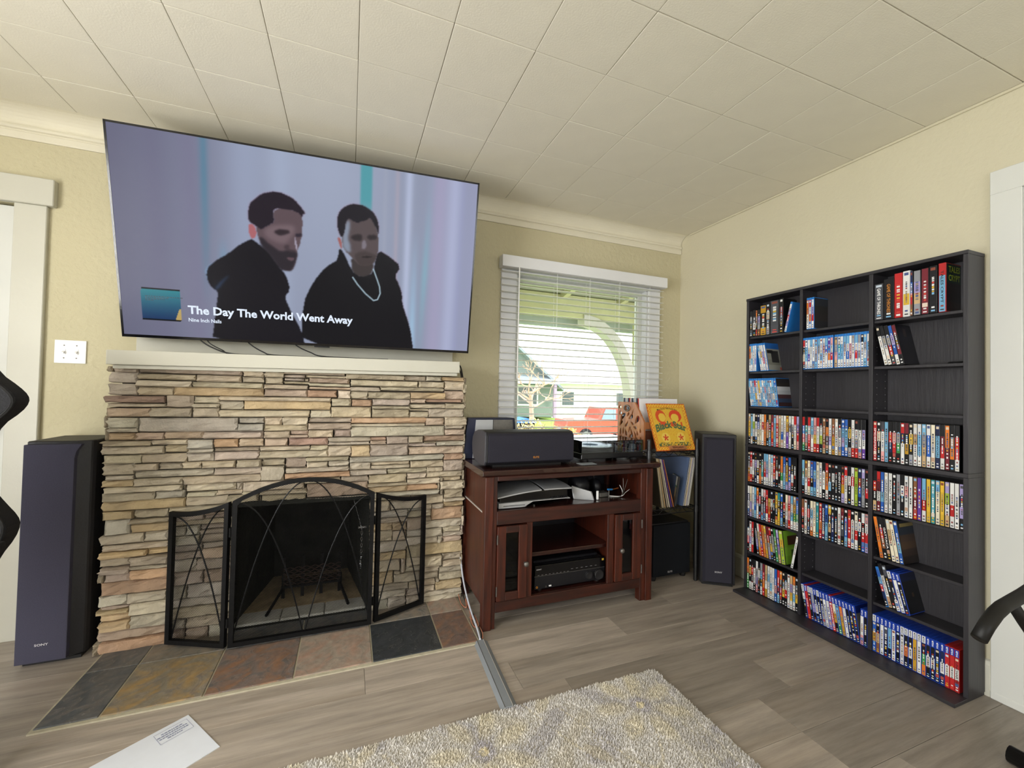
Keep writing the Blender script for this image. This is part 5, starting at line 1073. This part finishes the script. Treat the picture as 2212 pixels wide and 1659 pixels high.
# middle column
row(1, 0, 'ooiw rwow wvrw', 'B', 0, .018, 0, (['2c3036', '2a2826', '2e2a28', '26262a'],))
row(1, 1, 'rkik wccw wwpw cwww wwws cwsc csww wwcw wfww cbww pbow fwrw', 'B'); put_case(1, 1, 12, 1.404, 'tsft', kind='B', t=.016, label='thick grey and pink disc case among blue cases, second shelf, middle column')
row(1, 1, 'wqcw wccw csww cwbw wffw swww cwrw swsw kwww cswc wcsw ccyo ', 'B', 0, 1.563-1.387, 13)
row(1, 3, 'rbrg kqsk rwrr ccww ffyr rwwr kwlk aaat kokk wwvw aauu wwww kswt bcvb bccb kyks wwwr kwsr kwwf:DeCool kvwp')
row(1, 4, 'cqck atww iiri bbkc bcbc iiww wwww kwwk roow kkck kwkk kkkk kkkk:IDENTITY kruv rwww kwkk wrww llll:DOMINO nmbn vsss:MATRIX kkrk')
row(1, 5, 'arkk wwww krkk icwo iiii qqqq rror nnnn:DONNIE_DARKO bbcc:MILK yktk knnn kkkk wwww mkdk kbbc rrrr kwww iwrw kwkk wkrb fwrv')
y = row(1, 7, 'Wwkk Rrrr Wkkk Wsvk Bkwk Wkkk Bkss Bwww Bwwv Rrrr:UNCHARTED Biuk Bccg Bouu Bwww Bknk', 'P', -.16, .026, 0)
y = row(1, 7, 'Bkkk Bkkk', 'P', -.16, 1.563-y, 15, (['12246a', '6e6c68', '74726e', '6a6864', '6e6c68'],))
row(1, 7, 'Bwwf Bkkk', 'P', 0, 1.563-1.281, 17)
# door-side column
y = COLS[2][0]-.002
for i, (s, t, h) in enumerate((('dddd:GAME_OF_THRONES', .038, .172), ('kkkk:*GAME_OF_THRONES', .038, .186), ('rrrr', .031, .203), ('wwyw', .026, .205), ('nbra', .009, .200), ('svts', .026, .198), ('mmmm', .026, .200), ('kkkk', .026, .203))): put_case(2, 0, i, y, s, kind='X', t=t, h=h); y -= t+.0012
put_case(2, 0, 8, y-.003, 'rccc:TALES_CRYPT', kind='X', t=.024, h=.207, cov=(['0f2c28', '10302a', '241a1c', '1c1618', '2a1a18'],))
tb = [o for o in COL.objects if o.name.startswith('box_set')][-1]
for s_, zz in (('TALES', .168), ('CRYPT', .132)): text_obj('cover_title', s_, M('lime_ink', S('a8b83a'), .5, var=.05), tb, lambda p, q_, w_, zz=zz: (.018+p, -.0252, zz+q_), width=.085, height=.026, bold=.02)
row(2, 1, 'kwww ksww ksrd bvbw mkmk', 'D', -.20, .044, 0, (['16161e', '1a1c26', '181820', '14141c', '1c1c24'], [(.35, .5, .7, .9, '3a3030')]))
q = MB().lathe([(.001, 0), (.03, 0), (.034, .004), (.03, .008), (.001, .009)], (2.36, .955, 1.3405), 20).build('black_disc', MT['rubber']); tag(q, 'flat black disc lying on the second shelf of the door-side column', 'disc')
row(2, 3, 'rrrr:SPIDERMAN kikk dwwf cccc krnk kfrk ksgk rnww mkuk kyks wtww wccw cstt wbbw iiwi nccn:UNDERWORLD kmrw oomm kaok krrw')
row(2, 4, 'krkt rmwm:DOOMSDAY bbcb wwww:GREENBERG wwww:ROAD_TRIP kkkk ssss kwkk wfww wwww aamr pppp ccrw yyyy qqqq ciii yyyy vlwt wwrw wwww vnvk')
row(2, 5, 'oooo krak kkkk:GATTACA itii iiii bbcb', 'D', -.155, .030, 0, (['1c222c', '26303c', '4a3a30', '54402f', '3a2c24', '241c18'], [(.1, .9, .84, .92, '8a7a48')]))
y = COLS[2][0]-.052
for i, (kd, s) in enumerate((('B', 'bcrnk'), ('D', 'kwwt:DeCool'), ('D', 'dkkk'), ('P', 'Wkkw'), ('P', 'Bwww'), ('P', 'Bkkk'))):
    y -= put_case(2, 6, i, y, s, -.25, kind=kd, cov=(['101a3a', '15161a', '17181c', '15161a', '131418'], [(.4, .5, .4, .5, '4a3a2a')]) if i == 5 else None)+.0004
row(2, 7, 'Wbub Bkta Bwww Bdkk Bcck Bwww Bkdk Wwww Wkok Wkwk Wuuu Wwww Wkgo Bkwk Bkwk Bkkk Bnwn Rrwr Rrwr Rrwr:UNCHARTED', 'P')
# ================================================================ floor things
# shaggy rug: woven base and its pile
rg = thing('area_rug', 'shaggy cream and grey floral rug on the plank floor', 'rug', (0, .5, 0))
ang = .012
RX0, RX1, RYA, RYB = -1.25, 1.252, -.55, 1.470
bx('rug_backing', M('rug_backing', S('b4aea4'), .95, var=.1, vs=80), rg, RX0, RX1, RYA-.5, RYB-.5, 0, .006)
rn = np.random.RandomState(5)
def rug_colour(x, y):
    base = np.array(rgb('d4d0cb'))[None, :]*np.ones((len(x), 1))
    def ovr(m, h, a=1.0):
        nonlocal base
        m = np.clip(m, 0, 1)[:, None]*a; base = base*(1-m)+rgb(h)[None]*m
    def bl(cx, cy, rx, ry, an, soft=.25):
        dx, dy = x-cx, y-cy; u_ = dx*math.cos(an)+dy*math.sin(an); v_ = -dx*math.sin(an)+dy*math.cos(an); d = np.hypot(u_/rx, v_/ry); return np.clip((1-d)/soft, 0, 1)
    nz = np.sin(x*23+np.sin(y*17)*2)+np.sin(y*29+np.sin(x*13)*2.2); ovr(np.clip((nz-.5)*1.5, 0, 1), 'bab6b8', .7); ovr(np.clip((-nz-.9)*1.5, 0, 1), 'cdc6b8', .7)
    ovr((x > RX1-.16)*1.0, 'b9b4ae', .5)
    for off in (.05, .10, .165): ovr(np.clip(1-abs(RX1-x-off)/.006, 0, 1), 'd4ccb8', .6); ovr(np.clip(1-abs(RX1-x-off-.012)/.006, 0, 1), 'b3aea6', .5)
    for gx in range(-2, 3):
        for gy in range(-1, 3):
            cx, cy = gx*.62+.75+(gy % 2)*.31, gy*.52+.80
            for k in range(7):
                a = 2*PI*k/7+.3; ovr(bl(cx+.115*math.cos(a), cy+.115*math.sin(a), .08, .04, a, .5), 'd9cfb4', .6)
            ovr(bl(cx, cy, .045, .045, 0), 'b4afb4', .8); ovr(bl(cx, cy, .02, .02, 0), 'd8cba8', .9)
            for s_ in (-1, 1):
                t = np.clip((x-cx)/.31*s_, 0, 1); yy = cy+s_*.19*np.sin(t*PI*1.3)+.05*s_; ovr(np.clip(1-abs(y-yy)/.011, 0, 1)*((x-cx)*s_ > 0)*((x-cx)*s_ < .31), 'd2c7ac', .7)
                ovr(bl(cx+s_*.27, cy+s_*.13, .06, .026, .9*s_), 'd6cbb0', .5); ovr(bl(cx+s_*.2, cy-s_*.2, .05, .03, -.5), 'b0acb2', .6)
    return base
sp_ = .0052; xs_ = np.arange(RX0+.002, RX1, sp_); ys_ = np.arange(.55, RYB+.004, sp_); gx, gy = np.meshgrid(xs_, ys_); gx = gx.ravel()+rn.uniform(-.003, .003, gx.size); gy = gy.ravel()+rn.uniform(-.003, .003, gy.size)
n = gx.size; hgt = rn.uniform(.010, .0155, n); hgt -= .004*((np.sin(gx*41)*np.sin(gy*37)) > .6)
a0 = rn.uniform(0, 2*PI, n); rad = .0056; V = np.zeros((n, 4, 3))
for k in range(3): V[:, k, 0] = gx+rad*np.cos(a0+k*2*PI/3); V[:, k, 1] = gy+rad*np.sin(a0+k*2*PI/3); V[:, k, 2] = .004
V[:, 3, 0] = gx+rn.uniform(-.004, .004, n); V[:, 3, 1] = gy+rn.uniform(-.004, .004, n); V[:, 3, 2] = hgt
V[:, :, 1] -= .5
i0 = np.arange(n)*4; F = np.concatenate([np.stack([i0+k, i0+(k+1) % 3, i0+3], 1) for k in range(3)])
me = bpy.data.meshes.new('rug_pile'); me.from_pydata(V.reshape(-1, 3).tolist(), [], F.tolist())
c = rug_colour(gx, gy)*rn.uniform(.93, 1.06, (n, 1)); c = np.clip(c, 0, 255)/255; c = np.where(c <= .04045, c/12.92, ((c+.055)/1.055)**2.4)
colour(me, np.repeat(c, 4, 0), 'POINT'); me.materials.append(attr_mat('rug_wool', .95, .1)); o = link('rug_pile', me, rg); o['kind'] = 'stuff'
o = MB().box(RX0, RX1, RYA-.5, .55-.5, .005, .014).build('rug_near_part', M('rug_wool_far', S('bdb7ac'), .95, var=.12, vs=14, bump=.6, bs=180), rg)
# grey floor cord cover
co_ = thing('cord_cover', 'grey plastic cord cover strip running from hearth corner to rug', 'cord cover', (.598, 1.69, 0), -.045)
MT['greypl'] = M('grey_pvc', S('868b90'), .5, var=.03, vs=20)
MB().prism([(-.034, 0), (-.016, .012), (.012, .012), (.034, 0)], 'y', -.218, .222).build('cover', MT['greypl'], co_, bevel=.001)
MB().box(-.0185, -.0165, -.218, .222, .0115, .0124).build('seam', MT['steel'], co_); MB().box(.0125, .0145, -.218, .222, .0113, .0124).build('seam', MT['strip'], co_)
# wires between the hearth and the cabinet
MT['copper'] = M('copper_wire', S('c08066'), .45, .2, var=.1); MT['greycable'] = M('pale_cable', S('c4c8d4'), .4, var=.03)
cable('speaker_wire', 'pale grey cable running along the cabinet foot into the cord cover', [(.622, 2.42, .30), (.622, 2.30, .13), (.620, 2.15, .05), (.617, 2.0, .018), (.607, 1.91, .012)], .005, MT['greycable'])
cable('speaker_wire', 'copper coloured wire looping on the floor by the hearth corner', [(.613, 2.38, .03), (.608, 2.28, .008), (.622, 2.22, .012), (.632, 2.28, .03), (.63, 2.18, .01), (.615, 2.10, .006)], .0026, MT['copper'])
cable('speaker_wire', 'copper coloured wire curling beside the cabinet leg', [(.632, 2.16, .01), (.612, 2.08, .008), (.614, 2.03, .008), (.63, 2.02, .02), (.632, 2.10, .03)], .0026, MT['copper'])
cable('speaker_wire', 'thin copper coloured wire ending at the cord cover', [(.615, 2.13, .006), (.63, 2.06, .014), (.634, 1.97, .012), (.622, 1.925, .008)], .0026, MT['copper'])
cable('speaker_wire', 'dark wire lying along the base of the cabinet side', [(.633, 2.4, .05), (.63, 2.25, .012), (.634, 2.1, .02), (.63, 1.98, .01), (.615, 1.92, .008)], .003)
# envelope
en = thing('envelope', 'large white mailing envelope lying on the plank floor', 'envelope', (-.506, 1.831, 0))
d1 = Vector((.592, -.806, 0)); d2 = Vector((-.815, -.58, 0)); d2 = (d2-d1*d2.dot(d1)).normalized(); w1, w2 = .241, .32
P = lambda a, b, z: tuple(d1*a+d2*b+Vector((0, 0, z)))
MB().hexa([P(0, 0, 0), P(w1, 0, 0), P(w1, w2, 0), P(0, w2, 0), P(0, 0, .0022), P(w1, 0, .0022), P(w1, w2, .003), P(0, w2, .003)]).build('paper_body', MT['paper'], en)
q = MB(); 
def ln(a0, a1, b0, b1): q.add([P(a0, b0, .0036), P(a1, b0, .0036), P(a1, b1, .0036), P(a0, b1, .0036)], [(0, 1, 2, 3)])
for a0, a1, b0, b1 in ((.018, .019, .012, .105), (.078, .079, .012, .105), (.018, .079, .012, .013), (.018, .079, .104, .105)): ln(a0, a1, b0, b1)
rr_ = random.Random(2)
for i, (a, b0, b1) in enumerate(((.030, .03, .09), (.041, .02, .098), (.052, .02, .10), (.063, .04, .08))):
    b = b0
    while b < b1: l = rr_.uniform(.003, .009); ln(a, a+.004, b, b+l); b += l+.002
q.build('return_address_marks', M('envelope_ink', S('7a7fa0'), .6, var=.05), en)
# gaming chair seen at the picture's edge
gch = thing('gaming_chair', 'black high-backed gaming chair with winged backrest beside the door', 'chair', (-1.29, 1.68, 0), 0)
MT['pu'] = M('black_leatherette', S('1d1d20'), .75, var=.08, vs=60, bump=.12, bs=180, spec=.25)
half = [(.0, 1.38), (.09, 1.375), (.15, 1.33), (.18, 1.26), (.205, 1.205), (.25, 1.165), (.275, 1.135), (.278, 1.11), (.26, 1.078), (.215, 1.035), (.195, .98), (.188, .90), (.195, .83), (.23, .775), (.262, .73), (.270, .70), (.258, .655), (.225, .60), (.205, .54), (.19, .46), (.0, .45)]
out_ = smooth(half+[(-x, z) for x, z in reversed(half[1:-1])])
bk_ = MB().prism(out_, 'y', .17, .25).build('backrest', MT['pu'], gch, bevel=.018, seg=3)
MB().tube([(x*.97, .176, .9+(z-.9)*.985) for x, z in out_], .006, 6, closed=True).build('piping', MT['rubber'], bk_)
MB().prism([(x*.55, .915+(z-.915)*.9) for x, z in out_], 'y', .155, .18).build('back_cushion', MT['pu'], gch, bevel=.008, seg=2)
MB().box(-.24, .24, -.30, .20, .42, .50).build('seat', MT['pu'], gch, bevel=.03, seg=3)
MB().tube([(0, -.03, .06), (0, -.03, .42)], .028, 14).build('gas_lift', MT['iron'], gch)
for k in range(5):
    a = 2*PI*k/5+.3; x, y = .30*math.cos(a), .30*math.sin(a)-.03
    MB().tube([(0, -.03, .10), (x*.6, (y+.03)*.6-.03, .09), (x, y, .072)], [.03, .024, .016], 8).build('base_arm', MT['black'], gch)
    MB().lathe([(.001, -.012), (.026, -.012), (.027, 0), (.026, .012), (.001, .012)], (x, y, .027), 16, 'x').build('caster', MT['rubber'], gch)
for s_ in (-1, 1):
    MB().tube([(s_*.235, -.02, .44), (s_*.275, -.02, .50), (s_*.275, -.02, .66)], .016, 8).build('arm_post', MT['iron'], gch); MB().box(s_*.275-.04, s_*.275+.04, -.16, .10, .66, .69).build('armrest', MT['pu'], gch, bevel=.012, seg=2)
# exercise bike frame reaching into the picture by the door
eb = thing('exercise_bike', 'black tubular exercise machine frame beside the white door', 'exercise bike', (2.0, .45, 0))
MT['tube'] = M('black_powder_coat', S('131211'), .5, var=.1, vs=40, spec=.3)
def E_(p): return (p[0]-2.0, p[1]-.45, p[2])
MB().tube([E_(p) for p in ((1.414, .537, .618), (1.445, .535, .646), (1.479, .533, .669), (1.51, .532, .680), (1.633, .537, .690), (1.80, .533, .725), (1.93, .53, .757), (2.05, .51, .79))], .015, 12).build('handle_tube', MT['tube'], eb, smooth=True)
MB().tube([E_(p) for p in ((1.565, .535, .678), (1.62, .533, .622), (1.734, .524, .504), (1.974, .491, .211), (2.05, .48, .05))], .0125, 10).build('brace_tube', MT['tube'], eb, smooth=True)
MB().tube([E_((2.05, .51, .88)), E_((2.05, .48, .04))], .024, 12).build('seat_post', MT['tube'], eb, smooth=True)
MB().tube([E_((2.062, .712, .026)), E_((2.06, .25, .026))], .026, 12).build('floor_bar', MT['tube'], eb, smooth=True)
MB().tube([E_((1.62, -.1, .026)), E_((1.62, -.35, .026))], .026, 12).build('floor_bar', MT['tube'], eb, smooth=True)
MB().tube([E_((2.05, .48, .05)), E_((1.85, .1, .06)), E_((1.62, -.22, .04))], .022, 10).build('spine_tube', MT['tube'], eb, smooth=True)
MB().lathe([(.001, -.03), (.16, -.03), (.17, 0), (.16, .03), (.001, .03)], E_((1.80, .04, .28)), 28, 'x').build('flywheel_cover', MT['black'], eb, smooth=True)
MB().box(-.09, .19, -.09, .09, .88, .93).build('saddle', MT['pu'], eb, bevel=.02, seg=3, loc=(0, .06, 0))
# ================================================================ outdoors, seen through the window
MT['porch'] = M('porch_paint_bounce', S('a8aa78'), .7, var=.05, vs=6); MT['porchd'] = M('porch_boards', S('787d5c'), .8, var=.1, vs=10, stretch=(.2, 6, 1))  # green of the light bounced off the lawn is put into the porch colours
pc = thing('porch_roof', 'porch roof with rafters outside the window, green with bounced lawn light', 'porch', (2.6, 3.8, 2.3))
def pw(m): m.v = [(x-2.6, y-3.8, z-2.3) for x, y, z in m.v]; return m
za, zb = 2.66, 2.31; ya, yb = 2.80, 4.75
for i in range(13):
    t0, t1 = i/13, (i+1)/13-.004; y0, y1 = ya+(yb-ya)*t0, ya+(yb-ya)*t1; z0, z1 = za+(zb-za)*t0, za+(zb-za)*t1
    pw(MB().hexa([(.2, y0, z0), (5.6, y0, z0), (5.6, y1, z1), (.2, y1, z1), (.2, y0, z0+.03), (5.6, y0, z0+.03), (5.6, y1, z1+.03), (.2, y1, z1+.03)])).build('roof_board', MT['porchd'], pc)
for x in (.7, 1.5, 2.3, 3.1, 3.9, 4.7): pw(MB().hexa([(x, ya, za-.07), (x+.06, ya, za-.07), (x+.06, yb, zb-.07), (x, yb, zb-.07), (x, ya, za), (x+.06, ya, za), (x+.06, yb, zb), (x, yb, zb)])).build('rafter', MT['porch'], pc)
pw(MB().box(.2, 5.6, 4.42, 4.56, 2.10, 2.36)).build('front_beam', MT['porch'], pc, bevel=.004)
pw(MB().box(.2, 5.6, 4.70, 4.76, 2.02, 2.14)).build('gutter', M('gutter_paint', S('8d9a8c'), .6, var=.05), pc)
pw(MB().box(3.44, 3.58, 2.80, 4.42, 2.10, 2.30)).build('side_beam', MT['porch'], pc, bevel=.004)
pw(MB().box(3.44, 3.58, 4.42, 4.56, -.5, 2.10)).build('post', MT['porch'], pc, bevel=.004)
n = 14; o_, i_ = [], []
for k in range(n+1):
    a = PI/2*k/n; o_.append((2.62+.82*math.sin(a), 1.02+1.12*math.cos(a)-.0)); i_.append((2.62+.70*math.sin(a), 1.02+1.0*math.cos(a)))
pw(MB().prism(o_+i_[::-1], 'y', 4.40, 4.56)).build('curved_bracket', M('bracket_paint', S('b2b2a4'), .7, var=.03), pc)
MT['grass'] = M('lawn_grass', S('8fb04a'), .9, var=.25, vs=6, bump=.5, bs=40); MT['street'] = M('asphalt', S('b9bab8'), .9, var=.05, vs=20); MT['walk'] = M('concrete', S('cfcdc6'), .85, var=.05, vs=8)
struct(MB().box(-12, 30, 4.9, 13.2, -1.4, -.80).build('lawn', MT['grass'])); struct(MB().box(-12, 30, 2.78, 4.9, -.95, -.55).build('porch_floor', MT['walk']))
struct(MB().box(-14, 40, 13.2, 21, -1.4, -1.08).build('street', MT['street'])); struct(MB().box(-14, 45, 21, 60, -.98, -.70).build('lawn_far', MT['grass']))
# houses across the street
MT['hs'] = M('grey_green_siding', S('7c8a84'), .8, var=.05, stretch=(.1, .1, 8), vs=3); MT['roofs'] = M('grey_shingles', S('8f9aa0'), .9, var=.15, vs=20); MT['wsid'] = M('white_siding', S('efeeea'), .8, var=.03, stretch=(.1, .1, 8)); MT['wdark'] = M('house_window_glass', S('5a6468'), .2, var=.1)
h1 = thing('house', 'grey-green gabled house across the street seen through the blind', 'house', (10.1, 27, -.5))
MB().prism([(-5.2, 0), (3.6, 0), (3.6, 2.3), (-.8, 5.9), (-5.2, 2.3)], 'y', 0, 8).build('walls', MT['hs'], h1)
for s_ in (0, 1):
    P0 = [(-.8, 6.05), (4.1, 2.05), (4.1, 1.85), (-.8, 5.85)] if s_ else [(-.8, 6.05), (-5.7, 2.05), (-5.7, 1.85), (-.8, 5.85)]
    MB().prism(P0, 'y', -.5, 8.3).build('roof_slope', MT['roofs'], h1)
for x0, x1, z0, z1 in ((-3.6, -2.4, .9, 2.1), (-1.6, -.2, 3.0, 4.2), (.8, 2.2, .9, 2.1)):
    f_ = bx('window', MT['wsid'], h1, x0-.12, x1+.12, -.06, 0, z0-.12, z1+.12); bx('pane', MT['wdark'], f_, x0, x1, -.08, -.055, z0, z1)
bx('porch_post', M('mauve_post', S('b79ac0'), .7, var=.05), h1, 3.0, 3.2, -1.2, -1.0, 0, 2.3); MB().prism([(-1.3, 2.3), (0, 2.3), (0, 2.9)], 'x', .2, 3.4).build('porch_hood', MT['roofs'], h1)
h2 = thing('house', 'long white house across the street beside the gabled one', 'house', (20.0, 29, -.7))
MB().box(-5.5, 8, 0, 7, 0, 2.7).build('walls', MT['wsid'], h2); MB().prism([(-.6, 2.65), (3.5, 4.3), (7.6, 2.65)], 'x', -6, 8.4).build('roof', M('pale_roof', S('dcdcd8'), .8, var=.05), h2)
for x0, x1 in ((-4.6, -3.6), (.4, 2.8)):
    f_ = bx('window', MT['wsid'], h2, x0-.1, x1+.1, -.06, 0, .9, 2.1); bx('pane', MT['wdark'], f_, x0, x1, -.08, -.05, 1.0, 2.0)
bx('garage_door', M('garage_slats', S('d8d6d0'), .7, var=.05, stretch=(.1, .1, 14)), h2, 3.6, 6.4, -.05, 0, 0, 2.2)
# red car at the far kerb
cr_ = thing('car', 'red pickup car parked across the street', 'car', (11.9, 17.4, -1.08), -.12)
MT['red'] = M('red_car_paint', S('cf5a44'), .3, var=.03, coat=.5); MT['cglass'] = M('car_glass', S('8fa6b4'), .1, var=.05); MT['tyre'] = M('tyre', S('262628'), .8, var=.05)
MB().prism([(-2.6, .35), (2.5, .35), (2.6, .75), (2.45, 1.0), (1.15, 1.08), (.55, 1.62), (-.75, 1.65), (-1.0, 1.1), (-2.55, 1.05), (-2.62, .7)], 'y', -.85, .85).build('body', MT['red'], cr_, bevel=.06, seg=2)
MB().prism([(1.02, 1.1), (.5, 1.56), (-.05, 1.57), (-.05, 1.1)], 'y', -.87, .87).build('window', MT['cglass'], cr_); MB().prism([(-.15, 1.1), (-.15, 1.57), (-.68, 1.58), (-.88, 1.1)], 'y', -.87, .87).build('window', MT['cglass'], cr_)
for x in (-1.65, 1.65):
    for y in (-.78, .78):
        w_ = MB().lathe([(.001, -.1), (.33, -.1), (.35, 0), (.33, .1), (.001, .1)], (x, y, .35), 22, 'y').build('wheel', MT['tyre'], cr_); MB().lathe([(.001, -.12), (.2, -.12), (.2, .12), (.001, .12)], (x, y, .35), 18, 'y').build('hub', MT['chrome'], w_)
bx('bumper', MT['chrome'], cr_, 2.5, 2.68, -.8, .8, .38, .52, .02); bx('number_plate', MT['plastic'], cr_, -2.68, -2.6, -.25, .25, .5, .65)
for y in (-.65, .65): bx('headlight', MT['plastic'], cr_, 2.5, 2.62, y-.14, y+.14, .68, .84, .02)
# shrubs and a bare tree
def shrub(name, label, cat, loc, rx, rz, n, hexs, leafsize, twig=False, seed=1):
    t = thing(name, label, cat, loc); r = np.random.RandomState(seed); P_ = r.normal(size=(n, 3)); P_ /= np.linalg.norm(P_, axis=1)[:, None]; P_ *= (r.rand(n, 1)**.4); P_[:, 2] = abs(P_[:, 2])
    P_ *= np.array([rx, rx, rz]); V = []; F = []
    for i, p in enumerate(P_):
        a = r.normal(size=3); a /= np.linalg.norm(a); b = np.cross(a, r.normal(size=3)); b /= np.linalg.norm(b)+1e-9; l = leafsize*r.uniform(.6, 1.3)
        V += [tuple(p-a*l), tuple(p+b*l*.5), tuple(p+a*l), tuple(p-b*l*.5)]; F.append((i*4, i*4+1, i*4+2, i*4+3))
    me = bpy.data.meshes.new('foliage'); me.from_pydata(V, [], F); me.materials.append(M(name+'_leaf', S(hexs), .7, var=.25, vs=3)); o = link('foliage', me, t); o['kind'] = 'stuff'
    for k in range(5):
        a = 2*PI*k/5; MB().tube([(0, 0, -.05), (.3*rx*math.cos(a), .3*rx*math.sin(a), rz*.5), (.6*rx*math.cos(a+.3), .6*rx*math.sin(a+.3), rz*.85)], [.03, .02, .008], 5).build('stem', M('bark', S('8a7660'), .9, var=.1), t)
    return t
shrub('flowering_shrub', 'pale orange flowering shrub across the lawn by the red car', 'shrub', (6.25, 11.6, -.8), .85, 1.0, 1500, 'e0b878', .055, seed=2)
shrub('flowering_shrub', 'yellowish twiggy shrub on the lawn before the gabled house', 'shrub', (5.0, 11.2, -.8), .7, 1.3, 1200, 'd8c490', .05, seed=3)
shrub('leafy_shrub', 'low green shrub growing just beyond the porch', 'shrub', (4.0, 6.6, -.7), .8, .95, 900, '7fae4e', .05, seed=4)
shrub('leafy_shrub', 'bright green leafy plant at the lawn edge behind the turntable', 'shrub', (5.2, 7.4, -.7), .6, .8, 700, '92c058', .05, seed=5)
tr = thing('bare_tree', 'bare pale-twigged tree in front of the gabled house', 'tree', (6.6, 15.0, -.76)); rt = random.Random(9)
MB().tube([(0, 0, -.05), (.05, 0, 1.0), (0, .05, 2.0)], [.12, .10, .07], 8).build('trunk', M('pale_bark', S('b8a290'), .9, var=.1), tr)
MT['twig'] = M('pale_twig', S('d0b09a'), .8, var=.1)
def branch(p, d, l, r, dep):
    q_ = p+d*l; MB_T.tube([p, p+d*l*.5+Vector((rt.uniform(-.05, .05), 0, rt.uniform(-.05, .05))), q_], [r, r*.8, r*.6], 5)
    if dep:
        for _ in range(3): branch(q_, (d+Vector((rt.uniform(-.8, .8), rt.uniform(-.8, .8), rt.uniform(-.35, .6)))).normalized(), l*.72, r*.6, dep-1)
for k in range(6):
    MB_T = MB(); a = 2*PI*k/6; branch(Vector((0, .03, 1.3+.12*k)), Vector((math.cos(a), math.sin(a), .55)).normalized(), .75, .045, 3); MB_T.build('branch', MT['twig'], tr)
# wheelie bin by the kerb
bn = thing('recycling_bin', 'black recycling bin with a blue lid on the lawn', 'bin', (5.4, 12.9, -.8))
MB().hexa([(-.25, -.28, .08), (.25, -.28, .08), (.25, .28, .08), (-.25, .28, .08), (-.3, -.34, 1.0), (.3, -.34, 1.0), (.3, .34, 1.0), (-.3, .34, 1.0)]).build('body', MT['black'], bn, bevel=.02)
MB().prism([(-.33, 1.0), (.33, 1.0), (.30, 1.08), (.0, 1.16), (-.30, 1.08)], 'y', -.37, .37).build('lid', M('blue_lid', S('2f78c8'), .5, var=.05), bn)
for x in (-.25, .25): MB().lathe([(.001, -.03), (.11, -.03), (.11, .03), (.001, .03)], (x, .28, .11), 14, 'x').build('wheel', MT['tyre'], bn)
